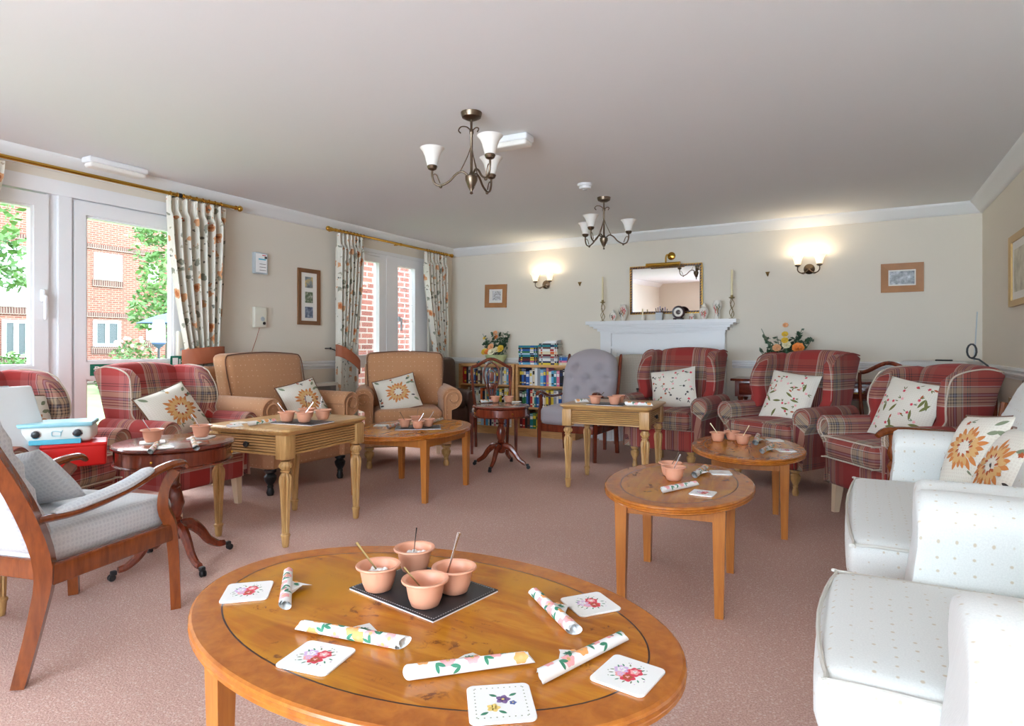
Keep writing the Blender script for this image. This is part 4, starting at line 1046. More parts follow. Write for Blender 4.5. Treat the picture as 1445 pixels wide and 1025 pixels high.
def china(name,label,px,prof,lid=None,neck=None,seed=1):
    x=MX(px); t=thing(name,label,'vase' if name=='china_vase' else 'jar',(x,YB-.13,MZ)); m=MB('ivory_china'); m.lathe(prof,(0,0,0),24)
    rn=random.Random(seed); H_=prof[-1][1]
    def fn(u,v,o):
        z=v*H_; r=0
        for (r0,z0),(r1,z1) in zip(prof,prof[1:]):
            if z0<=z<=z1 and z1>z0: r=r0+(r1-r0)*(z-z0)/(z1-z0); break
        a=-PI/2+u; return ((r+o)*cos(a),(r+o)*sin(a),z)
    for _ in range(7):
        m.use(rn.choice(['m_orange','m_red','m_rust','m_sage','m_dark'])); u,v=rn.uniform(-.8,.8),rn.uniform(.25,.7)
        for k in range(5): petal(m,fn,u,v,k*1.256,.28,.10,.001,3)
    m.build('body',t,50)
    if lid: l=MB('ivory_china'); l.lathe(lid,(0,0,0),20); l.build('lid',t,50)
china('ginger_jar','small round white china jar painted with flowers, leftmost on the mantel',865,[(.018,0),(.022,.008),(.04,.04),(.044,.065),(.034,.095),(.018,.105)],[(.02,.104),(.022,.112),(.01,.125),(.008,.132),(0,.135)],seed=3)
china('china_vase','tall white china vase painted with flowers beside the small left jar',879,[(.026,0),(.028,.01),(.034,.04),(.05,.09),(.052,.13),(.036,.165),(.026,.175),(.036,.19)],seed=5)
china('ginger_jar','lidded white china jar painted with flowers right of the clock',993,[(.022,0),(.026,.01),(.044,.05),(.05,.085),(.04,.12),(.02,.135)],[(.026,.134),(.028,.145),(.015,.16),(.008,.175),(0,.18)],seed=8)
china('china_vase','tall flared white china vase with painted flowers beside the right candlestick',1012,[(.034,0),(.034,.01),(.026,.06),(.03,.09),(.048,.13),(.05,.165),(.036,.19),(.038,.2)],seed=11)
china('trinket_pot','tiny floral lidded china pot between clock and lidded jar',976,[(.02,0),(.028,.01),(.03,.04),(.028,.045)],[(.03,.045),(.028,.055),(.008,.065),(.006,.072),(0,.075)],seed=13)
x=MX(906); t=thing('glass_holder','small white candle holder left of the pen pot on the mantel','candle holder',(x,YB-.12,MZ))
m=MB('ivory_china'); m.lathe([(.022,0),(.022,.05),(.018,.06)],(0,0,0),14); m.build('cup',t); m=MB('candle_wax'); m.lathe([(.008,.06),(.008,.13),(0,.135)],(0,0,0),10); m.build('candle',t)
x=MX(930); t=thing('pen_pot','grey square pen pot on the mantel in front of the mirror','pen pot',(x,YB-.13,MZ))
m=MB('grey_plastic'); m.box(-.035,.035,-.03,.03,0,.004); m.box(-.035,.035,-.03,-.026,0,.085); m.box(-.035,.035,.026,.03,0,.085); m.box(-.035,-.031,-.026,.026,0,.085); m.box(.031,.035,-.026,.026,0,.085); m.build('box_body',t)
for i,(dx,dy,dz,mt) in enumerate(((-.03,-.0,.13,'black_metal'),(-.012,.005,.14,'book_navy'),(.006,.0,.15,'book_blue'),(.024,.004,.13,'black_metal'))):
    p=MB(mt); p.tube([(0,0,0),(dx*.9,dy,dz)],.004,6); p.use('white_ink'); p.tube([(dx*.9,dy,dz),(dx*.93,dy,dz+.006)],.0035,6)
    o=p.build('pen'); o.location=(x+dx*.5,YB-.13,MZ+.006); tag(o,['black pen leaning furthest left in the mantel pen pot','navy pen near the middle of the mantel pen pot','blue pen standing tallest in the mantel pen pot','black pen leaning right in the mantel pen pot'][i],'pen','pens in the mantel pot')
x=MX(957); t=thing('mantel_clock','round dark framed mantel clock with a patterned face','clock',(x,YB-.13,MZ))
m=MB('clock_dark'); m.M=Matrix.Translation((0,0,.085))@Matrix.Rotation(PI/2,4,'X'); m.lathe([(.0,-.015),(.068,-.015),(.072,.0),(.066,.014),(.05,.012),(.049,.008)],(0,0,0),32,cap=False); m.build('case',t)
m=MB('ivory_china'); m.M=Matrix.Translation((0,0,.085))@Matrix.Rotation(PI/2,4,'X'); m.lathe([(0.0001,.0085),(.05,.0085)],(0,0,0),32,cap=False); m.use('clock_dark'); m.lathe([(0.0001,.0095),(.026,.0095)],(0,0,0),20,cap=False); m.use('ivory_china')
for k in range(6): m.box(.006+.0*k,.02,-.003,.003,.0098,.0105) if k==0 else None
m.build('dial',t)
m=MB('clock_dark')
for s in (-1,1): m.rbox((s*.04,0,.012),(.03,.03,.024),.006,2,2)
m.box(-.03,.03,-.012,.012,.012,.022); m.build('foot',t)
# mirror, slightly tilted
t=thing('wall_mirror','rectangular mirror in a gilt rope-twist frame above the fireplace','mirror',(-1.886,YB-.03,1.736),0,None,rot=(R_(1.2),0,0))
W_,H_=.385,.25
m=MB('mirror_glass'); m.box(-W_,W_,-.0,.006,-H_,H_); m.build('mirror_pane',t)
m=MB('clock_dark'); 
for (a,b,c,d) in ((-W_-.012,W_+.012,H_-.004,H_+.018),(-W_-.012,W_+.012,-H_-.018,-H_+.004),(-W_-.018,-W_+.004,-H_,H_),(W_-.004,W_+.018,-H_,H_)): m.box(a,b,-.012,.012,c,d)
m.use('brass')
for z in (H_+.02,-H_-.02): m.tube([(-W_-.02,-.006,z),(W_+.02,-.006,z)],.005,6)
for x in (-W_-.02,W_+.02): m.tube([(x,-.006,-H_-.02),(x,-.006,H_+.02)],.005,6)
n=26
for i in range(n):
    x=-W_+2*W_*(i+.5)/n
    for z in (H_+.008,-H_-.008): m.tube([(x-.008,-.013,z-.006),(x+.008,-.013,z+.006)],.0045,5)
for i in range(17):
    z=-H_+2*H_*(i+.5)/17
    for x in (W_+.008,-W_-.008): m.tube([(x-.006,-.013,z-.008),(x+.006,-.013,z+.008)],.0045,5)
m.build('frame',t)
# picture light
x,z=PY(936,373,YB-.12); t=thing('picture_light','brass picture light above the mirror','picture light',(x,YB,z))
m=MB('brass'); m.tube([(-.19,-.13,-.005),(.19,-.13,-.005)],.028,14,up=(0,0,1),flat=.8); m.build('lamp_shade',t)
m=MB('brass'); m.tube([(.03,-.13,.02),(.03,-.12,.08),(.03,-.07,.11),(.04,-.02,.10)],.009,8); m.build('arm',t)
m=MB('brass'); m.M=Matrix.Translation((.06,0,.10))@Matrix.Rotation(PI/2,4,'X'); m.lathe([(.045,0),(.045,.008),(.03,.016),(.01,.02),(0,.021)],(0,0,0),20); m.build('wall_plate',t)
# ================= WALL SCONCES =================
def bell(m,c,r=.07,h=.11,up=1):
    m.lathe([(.018,0),(.03,.01),(r*.5,h*.3),(r*.62,h*.6),(r*.8,h*.85),(r,h),(r*.97,h),(r*.76,h*.85),(r*.57,h*.6),(r*.44,h*.3),(.02,.014)],c,24,cap=False)
def sconce(label,px,py):
    x,z=PY(px,py,YB-.1); t=thing('wall_lamp',label,'wall lamp',(x,YB,z-.06),0,'twin shade wall lamps')
    m=MB('antique_brass'); m.M=Matrix.Translation((0,0,.0))@Matrix.Rotation(PI/2,4,'X'); m.lathe([(.052,0),(.052,.008),(.036,.02),(.018,.03),(0,.034)],(0,0,0),22); m.build('back_plate',t)
    for s in (-1,1):
        m=MB('antique_brass'); m.tube([(0,-.03,.0),(s*.03,-.07,-.035),(s*.07,-.10,-.045),(s*.098,-.11,-.02),(s*.098,-.11,.02)],.0055,8); m.tube([(s*.03,-.07,-.035),(s*.045,-.08,-.055),(s*.065,-.09,-.05)],.004,6); a=m.build('arm',t)
        m=MB('antique_brass'); m.lathe([(.01,.015),(.026,.024),(.028,.032),(.02,.04)],(s*.098,-.11,0),14); m.build('cup',a)
        m=MB('shade_lit'); bell(m,(s*.098,-.11,.035),.066,.095); m.build('lamp_shade',t,60)
        l=bpy.data.lights.new('sconce_bulb','POINT'); l.energy=.95; l.color=(1,.84,.62); l.shadow_soft_size=.03; o=bpy.data.objects.new('sconce_bulb',l); COL.objects.link(o); o.location=(x+s*.098,YB-.11,z-.06+.135)
    return t
sconce('lit twin shade wall lamp left of the fireplace above the bookcases',766,394); sconce('lit twin shade wall lamp right of the fireplace above the plaid armchair',1141,370)
for px,py,lab in ((817.5,400,'small brass wall fitting left of the mantel candlestick'),(1083,386,'small brass wall fitting right of the mantel candlestick')):
    x,z=PY(px,py,YB-.02); m=MB('bronze'); m.loft([[(-.022,0,.018),(.022,0,.018),(.022,-.012,.018),(-.022,-.012,.018)],[(-.012,0,-.004),(.012,0,-.004),(.012,-.022,-.004),(-.012,-.022,-.004)],[(-.004,0,-.03),(.004,0,-.03),(.004,-.008,-.03),(-.004,-.008,-.03)]]); o=m.build('wall_bracket'); o.location=(x,YB,z); tag(o,lab,'wall fitting','small wall fittings')
# ================= CHANDELIERS =================
def chandelier(label,x,y,rot,sc,angs):
    t=thing('chandelier',label,'chandelier',(x,y,HC),rot,'three arm chandeliers'); t.scale=(sc,sc,sc*.91)
    m=MB('antique_brass'); m.lathe([(.0,-.045),(.03,-.044),(.055,-.03),(.06,-.012),(.062,0)],(0,0,0),24); m.build('ceiling_rose',t)
    m=MB('antique_brass'); m.lathe([(.004,-.52),(.01,-.515),(.006,-.50),(.02,-.475),(.036,-.43),(.036,-.405),(.014,-.39),(.008,-.375),(.008,-.14),(.013,-.13),(.013,-.11),(.007,-.10),(.007,-.04)],(0,0,0),16); m.build('stem',t,50)
    m=MB('antique_brass'); m.tube([(.0,0,-.12),(-.03,-.0,-.085),(-.07,0,-.075),(-.09,0,-.095),(-.075,0,-.115)],.004,6); m.tube([(.0,0,-.12),(.03,0,-.10),(.05,0,-.11),(.04,0,-.13)],.004,6); m.build('scroll',t)
    for a in angs:
        M=Matrix.Rotation(R_(a),4,'Z')
        m=MB('antique_brass'); m.M=M
        m.tube([(.01,0,-.41),(.05,0,-.375),(.09,0,-.39),(.13,0,-.435),(.18,0,-.46),(.215,0,-.445),(.23,0,-.40),(.23,0,-.36)],.0065,8)
        m.tube([(.185,0,-.445),(.2,0,-.40),(.215,0,-.385),(.228,0,-.395)],.0035,6); m.tube([(0,0,-.20),(.02,0,-.27),(.06,0,-.36),(.075,0,-.385)],.003,6)
        m.sphere((.18,0,-.468),.010,8,6); arm=m.build('arm',t,50)
        m=MB('antique_brass'); m.M=M; m.lathe([(.006,-.365),(.024,-.355),(.031,-.338),(.027,-.331)],(.23,0,0),16); m.build('cup',arm)
        m=MB('shade_unlit'); m.M=M; bell(m,(.23,0,-.338),.072,.118); m.build('lamp_shade',arm,60)
        p=t.matrix_basis@M@Vector((.245,0,-.17))
    return t
chandelier('bronze three arm chandelier with frosted bell shades, nearest on the ceiling',-1.88,2.90,0,.96,(PSI/PI*180+176,PSI/PI*180+62,PSI/PI*180-60))
chandelier('bronze three arm chandelier with frosted bell shades, further back near the fireplace',-1.94,5.12,0,.96,(PSI/PI*180+5,PSI/PI*180+130,PSI/PI*180+232))
# emergency lights and detector
def elight(label,loc,rz,L,mount):
    t=thing('emergency_light',label,'ceiling light',loc,rz,'white emergency lights')
    m=MB('white_gloss'); m.rbox((0,0,-.02),(L,.11,.04),.01,4,2); m.build('housing',t); m=MB('shade_unlit'); m.rbox((0,0,-.052),(L*.94,.095,.034),.014,5,3); m.build('diffuser',t); return t
elight('white bulkhead emergency light on the ceiling behind the nearest chandelier',(-1.90,3.36,HC),R_(1),.30,0)
elight('white emergency light above the curtain rod over the casement window',(XL+.20,2.47,HC),R_(90),.40,0)
t=thing('smoke_detector','round white smoke detector on the ceiling between the chandeliers','smoke detector',(-1.91,4.62,HC)); m=MB('white_gloss'); m.lathe([(.03,-.042),(.045,-.04),(.05,-.02),(.06,-.018),(.062,0)],(0,0,0),24); m.build('body',t); m=MB('grey_plastic'); m.lathe([(.0001,-.048),(.02,-.047),(.024,-.04)],(0,0,0),12); m.build('sensor',t)
# ================= PICTURES =================
def framed(name,label,M,w,h,fw,fm,mount,panels,depth=.02):
    # local: x right, z up, front -Y
    t=thing(name,label,'picture'); t.matrix_world=M; t.location=M.to_translation(); t.rotation_euler=M.to_euler()
    f=MB(fm)
    o=[(-w/2,-h/2),(w/2,-h/2),(w/2,h/2),(-w/2,h/2)]; i=[(-w/2+fw,-h/2+fw),(w/2-fw,-h/2+fw),(w/2-fw,h/2-fw),(-w/2+fw,h/2-fw)]
    for k in range(4):
        a,b,c,d=o[k],o[(k+1)%4],i[(k+1)%4],i[k]
        f.loft([[(a[0],0,a[1]),(b[0],0,b[1]),(c[0],0,c[1]),(d[0],0,d[1])],[(a[0],-depth,a[1]),(b[0],-depth,b[1]),(c[0],-depth*.75,c[1]),(d[0],-depth*.75,d[1])]])
    f.build('frame',t,20)
    q=MB('mount_card'); q.box(-w/2+fw,w/2-fw,-depth*.4,-.001,-h/2+fw,h/2-fw); q.build('mount',t)
    for (x0,x1,z0,z1,mt) in panels: p=MB(mt); p.box(x0,x1,-depth*.4-.0015,-depth*.4,z0,z1); p.build('photo_print',t)
    return t
def ML(y,z): return Matrix.Translation((XL,y,z))@Matrix.Rotation(PI/2,4,'Z')
def MBk(x,z,r=0): return Matrix.Translation((x,YB,z))@Matrix.Rotation(r,4,'Y')
framed('framed_photos','tall brown frame holding three landscape photographs on the left wall','x' and ML(4.42,1.592),.285,.56,.04,'frame_brown',1,[(-.05,.05,.09,.20,'photo_lake'),(-.05,.05,-.06,.05,'photo_garden'),(-.05,.05,-.21,-.10,'photo_sea')])
framed('framed_print','small pine framed pencil print left of the lit wall lamp',MBk(-4.11,1.75,R_(1.5)),.325,.30,.062,'frame_pine',1,[(-.05,.075,-.055,.065,'sketch_print')])
framed('framed_print','wide pine framed winter photograph on the right of the back wall',MBk(.366,1.748),.345,.275,.062,'frame_pine',1,[(-.10,.10,-.062,.062,'photo_winter')])
yy,zz=PX(1430,385,XR)
framed('framed_print','gilt framed town print on the right wall, cut by the photo edge',Matrix.Translation((XR,5.66-.30,1.63))@Matrix.Rotation(-PI/2,4,'Z'),.60,.50,.045,'frame_gilt',1,[(-.20,.20,-.15,.15,'print_town')],.03)
# ================= LEFT WALL BITS =================
y,z=PX(365,372,XL); t=thing('notice_holder','pale grey notice holder with red and blue marks, high on the left wall','notice holder',(XL,y,z))
m=MB('grey_plastic'); m.rbox((.018,0,0),(.036,.15,.195),.008,3,2); m.build('case',t)
m=MB('white_ink'); m.box(.0365,.0375,-.06,.06,-.085,.085); m.use('m_red'); m.box(.0375,.038,.01,.05,.07,.078); m.use('hob_blue'); m.box(.0375,.038,-.03,.05,.03,.042); m.use('m_dark'); 
for k in range(3): m.box(.0375,.038,-.02,.05,-.01-.028*k,-.006-.028*k)
m.box(.0375,.04,.035,.06,.045,.065); m.build('notice_sheet',t)
y,z=PX(364,448,XL); t=thing('alarm_unit','cream wall alarm unit with black button and hanging cord above the tan armchair','alarm unit',(XL,y,z))
m=MB('cream_plastic'); m.rbox((.02,0,0),(.04,.135,.19),.012,3,3); m.build('case',t)
m=MB('black_metal'); m.M=Matrix.Translation((.04,.035,-.055))@Matrix.Rotation(PI/2,4,'Y'); m.lathe([(.014,0),(.014,.008),(0,.012)],(0,0,0),14); m.build('button',t)
m=MB('grey_plastic'); m.M=Matrix.Translation((.04,.02,-.015))@Matrix.Rotation(PI/2,4,'Y'); m.lathe([(.022,0),(.02,.004),(0,.005)],(0,0,0),16); m.build('speaker_grille',t)
m=MB('m_rust'); m.tube([(.02,.0,-.095),(.015,-.03,-.2),(.012,-.08,-.34),(.01,-.11,-.55)],.002,5); m.build('cord',t)
y,z=PX(253.5,485,XL); m=MB('cream_plastic'); m.rbox((.02,0,0),(.04,.05,.2),.008,3,2); m.use('grey_plastic'); m.box(.0395,.041,-.012,.012,-.06,-.04); o=m.build('door_alarm'); o.location=(XL,3.06,z); tag(o,'narrow white alarm box on the frame right of the glazed door','alarm box')
y,z=PX(266,493,XL); m=MB('white_gloss'); m.rbox((.006,0,0),(.012,.085,.085),.004,2,2); m.use('black_metal')
for a,b in ((-.015,-.015),(.015,-.015),(-.015,.015),(.015,.015)): m.box(.012,.0125,a-.004,a+.004,b-.004,b+.004)
o=m.build('wall_socket'); o.location=(XL,3.2,z); tag(o,'white wall plate with four dark holes beside the door alarm','wall socket')
m=MB('green_sign'); m.box(0,.006,-.07,.07,-.045,.045); m.use('white_ink'); m.box(.006,.0065,-.055,-.01,-.025,.03); m.box(.006,.0065,.0,.012,-.02,.02); m.box(.006,.0065,.018,.05,-.006,.006); o=m.build('exit_sign'); o.location=(XL+.012,3.055,.975); tag(o,'small green exit sign with white figure behind the plaid armchair','sign')
m=MB('white_matt'); m.rbox((.0,0,0),(.02,.02,1.2),.004,2,2); o=m.build('cable_trunking'); o.location=(XL+.012,3.155,1.75); tag(o,'thin white cable trunking running up beside the glazed door','cable cover')
# storage heater
y0,_=PX(441,540,XL+.15); y1,_=PX(487,540,XL+.15)
t=thing('storage_heater','cream storage heater with dark top grille on the wall between the tan armchairs','heater',(XL,4.36,0))
m=MB('radiator_cream'); m.rbox((.085,0,.40),(.16,.62,.66),.012,3,2); m.build('case',t); m=MB('dark_grille'); m.box(.155,.1665,-.27,.27,.64,.70)
for k in range(26): m.box(.1665,.168,-.265+k*.0205,-.257+k*.0205,.645,.695)
m.build('air_grille',t)
m=MB('dark_grille'); m.box(.02,.15,-.28,-.22,0,.08); m.box(.02,.15,.22,.28,0,.08); m.build('foot',t)
# ================= BOOKCASES =================
def bookcase(label,x0,x1,yf,Ht):
    t=thing('bookcase',label,'bookcase',((x0+x1)/2,yf,0),0,'matching pine bookcases'); w=(x1-x0)/2; D=YB-.02-yf; th_=.032
    for s in (-1,1): m=MB('beech_shelf'); m.box(s*w,s*(w-th_),0,D,0,Ht); m.build('side_panel',t)
    zs=[.075,.075+.262,.075+.262*2]
    for z in zs+[Ht-th_]: m=MB('beech_shelf'); m.box(-w+th_,w-th_,0.005,D-.015,z,z+(.02 if z<Ht-.05 else th_-.002)); m.build('shelf',t)
    m=MB('beech_shelf'); m.box(-w+th_,w-th_,D-.014,D,.0,Ht); m.build('back_panel',t)
    m=MB('beech_shelf'); m.box(-w+th_,w-th_,.01,.025,0,.074); m.build('plinth',t)
    return x0+th_,x1-th_,[z+.02 for z in zs]
YS=6.64
B1=bookcase('pine bookcase in the corner behind the shield back chair',-4.50,-3.685,YS,.875)
B2=bookcase('pine bookcase with books stacked on top, left of the grey buttoned chair',-3.66,-2.87,YS,.875)
BM={}
def book_mesh(col,th_,h,d,band):
    key=(col,th_,h,d,band)
    if key not in BM:
        m=MB('book_'+col.replace(' ','_')); c_=.0025
        m.box(-th_/2,th_/2,0,.003,0,h); m.box(-th_/2,-th_/2+c_,.003,d,0,h); m.box(th_/2-c_,th_/2,.003,d,0,h)
        m.use('book_page'); m.box(-th_/2+c_,th_/2-c_,.003,d-.004,.003,h-.003)
        if band:
            m.use('book_'+band.replace(' ','_')); m.box(-th_/2+.003,th_/2-.003,-.0006,0,h*.62,h*.82); m.box(-th_/2+.005,th_/2-.005,-.0006,0,h*.12,h*.2); m.box(-th_/2+.001,th_/2-.001,-.0006,0,h*.9,h*.92)
        BM[key]=m.mesh('book')
    return BM[key]
USED=set()
def book(col,th_,h,d,band,loc,rot,label,group):
    o=bpy.data.objects.new('book',book_mesh(col,th_,h,d,band)); COL.objects.link(o); o.location=loc; o.rotation_euler=rot
    assert label not in USED,label
    USED.add(label); tag(o,label,'book',group); return o
rb_=random.Random(21)
PAL={('L',2):['red','red','black','white','navy','white','blue','maroon','cream','brown','white','pale blue','blue','grey','sky blue','pale blue','navy','white','grey','cream','white','sky blue'],
('L',1):['grey','black','cream','cream','brown','maroon','white','white','white','orange','navy','cream','sky blue','grey','sky blue','sky blue','white','teal','yellow','black','white','cream'],
('L',0):['teal','black','yellow','black','white','grey','white','white','pale blue','orange','sky blue','white','navy','white','pink','white','orange','cream','grey','blue','white','black'],
('R',2):['black','blue','navy','blue','white','cream','white','grey','sky blue','blue','pink','white','sky blue','teal','pink','black','black','white','maroon','pale blue','grey','white'],
('R',1):['black','green','green','blue','navy','red','cream','teal','blue','sky blue','white','cream','yellow','brown','yellow','grey','white','blue','white','maroon','navy','cream'],
('R',0):['maroon','red','black','brown','teal','green','yellow','white','yellow','green','blue','white','navy','red','cream','white','grey','black','green','orange','white','blue']}
NM={2:'top',1:'middle',0:'bottom'}
def hw(h): return 'tall' if h>.2 else ('short' if h<.18 else 'medium')
for side,(xa,xb,zs) in (('L',B1),('R',B2)):
    for lv in (2,1,0):
        x=xa+.004; pal=PAL[(side,lv)]; i=0; seq=[]
        while True:
            th_=rb_.choice((.022,.026,.03,.034,.038,.042)); 
            if x+th_>xb-.004: break
            h=rb_.choice((.172,.184,.196,.208,.216)); col=pal[i%len(pal)]; band=rb_.choice(['white','cream','black','yellow','navy',None]); 
            if band==col: band='black' if col!='black' else 'white'
            seq.append((x+th_/2,th_,h,col,band)); x+=th_+.0015; i+=1
        names=['%s %s book'%(hw(q[2]),q[3]) for q in seq]
        bc='corner bookcase' if side=='L' else 'right-hand bookcase'
        for k,(xx,th_,h,col,band) in enumerate(seq):
            l_='at the left end' if k==0 else 'right of '+('a %s %s one'%(hw(seq[k-1][2]),seq[k-1][3]))
            lab='%s %s, %s %s shelf'%(names[k],l_,bc,NM[lv])
            if lab in USED and k+1<len(seq): lab='%s between %s and %s, %s %s shelf'%(names[k],seq[k-1][3],seq[k+1][3],bc,NM[lv])
            if lab in USED: lab='%s beside %s, further right, %s %s shelf'%(names[k],seq[k-1][3],bc,NM[lv])
            book(col,th_,h,.15,band,(xx,YS+.025+rb_.uniform(0,.02),zs[lv]+.0008),(0,0,0),lab,'books on the bookcase shelves')
# stacks on top of the right-hand bookcase
ZT=.875-.002
def stack(x0,cols,L,where,z=ZT,yaw=0):
    zz=z
    for k,(col,th_,band) in enumerate(cols):
        pos='at the bottom' if k==0 else ('at the top' if k==len(cols)-1 else 'resting on a %s one'%cols[k-1][0])
        lab='%s paperback lying %s of %s'%(col,pos,where)
        if lab in USED: lab='%s paperback under a %s one in %s'%(col,cols[k+1][0],where)
        dx=rb_.uniform(-.006,.006)
        o=book(col,th_,L-rb_.choice((0,.004,.01)),.13,band,(x0+dx,YS+.02,zz+th_/2),(0,PI/2,rb_.uniform(-.03,.03)+yaw),lab,'books stacked on top of the bookcase'); zz+=th_+.0006
    return zz
stack(-3.63,[('sky blue',.026,'white'),('navy',.02,'pink'),('maroon',.026,'yellow'),('black',.02,'yellow'),('teal',.026,'black'),('pale blue',.02,'navy'),('green',.022,'white'),('blue',.024,'white'),('black',.018,'yellow'),('teal',.026,'blue')],.262,'the left stack on the bookcase')
zt=stack(-3.355,[('yellow',.024,'navy'),('navy',.02,'white'),('white',.034,'grey'),('grey',.022,'red'),('maroon',.024,'cream'),('cream',.034,'orange'),('white',.03,'red'),('brown',.022,'white'),('teal',.026,'navy'),('black',.016,'white')],.255,'the middle stack on the bookcase')
stack(-3.085,[('cream',.03,'white'),('pink',.022,'navy'),('blue',.04,'sky blue'),('grey',.018,'white')],.17,'the small right stack on the bookcase')
o=MB('white_ink'); o.loft([[(-.09,-.06,0),(.10,-.06,0),(.10,.06,0),(-.09,.06,0)],[(-.08,-.05,.012),(.10,-.055,.02),(.11,.05,.03),(-.07,.05,.014)],[(-.04,-.02,.03),(.11,-.05,.034),(.12,.03,.04),(-.02,.03,.032)]]); q=o.build('paper_bag'); q.location=(-3.225,YS+.09,zt+.0005); tag(q,'crumpled white paper bag on top of the middle stack of books','paper bag')
for k,(cc,xx) in enumerate((('black',-4.24),('teal',-4.22),)):
    book(cc,.018,.21,.13,'white',(xx-.0,YS+.02,ZT+.009+.0185*k),(0,PI/2,0),'%s paperback lying flat on the corner bookcase beside the flower bowl'%cc,'paperbacks beside the flower bowl')
# ================= FLOWERS =================
def flowers(label,loc,bowl,sc,seed,cols):
    t=thing('flower_arrangement',label,'flower arrangement',loc); t.scale=(sc,)*3; rn=random.Random(seed)
    m=MB(bowl); m.lathe([(.07,0),(.075,.01),(.10,.05),(.115,.09),(.11,.092),(.095,.055),(.0001,.05)],(0,0,0),24,cap=False); m.lathe([(.0001,.0),(.07,.0)],(0,0,0),24,cap=False); m.build('bowl',t,50)
    for nm,mt,n in (('leaves','leaf_green',400),('eucalyptus','leaf_grey',130)):
        f=MB(mt)
        stems=[(rn.uniform(-.16,.16),rn.uniform(-.06,.05),rn.uniform(.16,.33)) for _ in range(11)]
        for (sx,sy,sz) in stems:
            f.tube([(sx*.1,sy*.1,.06),(sx*.6,sy*.6,sz*.6),(sx,sy,sz)],.002,4)
            for k in range(n//11):
                u=rn.uniform(.3,1); c=Vector((sx*u,sy*u,.06+(sz-.06)*u)); a=Vector((rn.gauss(0,1),rn.gauss(0,1),rn.gauss(.2,.6))).normalized(); b_=a.cross(Vector((rn.gauss(0,1),rn.gauss(0,1),rn.gauss(0,1)))).normalized(); L=rn.uniform(.024,.042)
                f.add([tuple(c),tuple(c+a*L*.5+b_*L*.32),tuple(c+a*L),tuple(c+a*L*.5-b_*L*.32)],[(0,1,2,3)])
        f.build(nm,t)
    for k,(cx,cy,cz,r,mt) in enumerate(cols):
        f=MB(mt)
        for ring,(nn,rr,tilt) in enumerate(((7,1.0,.25),(6,.7,.7),(4,.4,1.1))):
            for i in range(nn):
                a=2*PI*i/nn+ring*.4; d=Vector((cos(a)*cos(tilt),sin(a)*cos(tilt),sin(tilt))); s_=Vector((-sin(a),cos(a),0)); c=Vector((cx,cy,cz)); R2=Matrix.Rotation(R_(60),3,'X')
                pts=[c+R2@(d*r*rr*.2),c+R2@(d*r*rr*.8+s_*r*.42),c+R2@(d*r*rr),c+R2@(d*r*rr*.8-s_*r*.42)]
                f.add([tuple(p) for p in pts],[(0,1,2,3)])
        f.build('blossom',t)
    return t
flowers('bowl of yellow, peach and cream flowers with eucalyptus on the corner bookcase',(-4.02,YS+.14,.8745),'bowl_green',1.25,4,[(-.10,-.06,.12,.04,'petal_yellow'),(-.055,-.08,.12,.036,'petal_orange'),(.0,-.09,.12,.045,'petal_cream'),(.05,-.08,.14,.035,'petal_cream'),(.09,-.07,.15,.045,'petal_yellow'),(-.02,-.07,.17,.038,'petal_peach'),(0,-.02,.31,.03,'petal_peach'),(.01,-.02,.27,.025,'petal_orange'),(-.12,-.03,.26,.02,'petal_yellow')])
# console table behind the plaid chairs, flowers on it
t=thing('console_table','dark mahogany console table with drawer behind the plaid armchair','side table',(-.40,6.66,0))
m=MB('mahogany'); m.rbox((0,0,.765),(1.42,.44,.025),.006,3,2); m.build('tabletop',t); m=MB('mahogany'); m.box(-.67,.67,-.19,.19,.60,.752); a_=m.build('case',t)
for sx in (-.4,.4): m=MB('mahogany_top'); m.rbox((sx,-.192,.675),(.46,.012,.115),.004,2,2); d_=m.build('drawer',t); m=MB('brass'); m.tube([(sx-.05,-.2,.69),(sx-.04,-.215,.67),(sx+.04,-.215,.67),(sx+.05,-.2,.69)],.004,6); m.build('handle',d_)
for sx in (-1,1):
    for sy in (-1,1): m=MB('mahogany'); m.lathe([(.016,0),(.026,.04),(.018,.08),(.026,.3),(.028,.40),(.016,.44),(.032,.50),(.016,.54),(.03,.58),(.03,.60)],(sx*.62,sy*.16,0),14); m.build('leg',t)
flowers('arrangement of dark green leaves with yellow flowers behind the plaid armchair',(-.62,6.66,.7785),'bowl_green',1.5,9,[(.08,-.08,.20,.04,'petal_orange'),(0,-.06,.29,.022,'petal_yellow'),(.0,-.07,.25,.024,'petal_yellow'),(.01,-.07,.22,.03,'petal_cream'),(-.05,-.05,.2,.03,'petal_peach'),(.0,-.02,.35,.02,'petal_peach')])
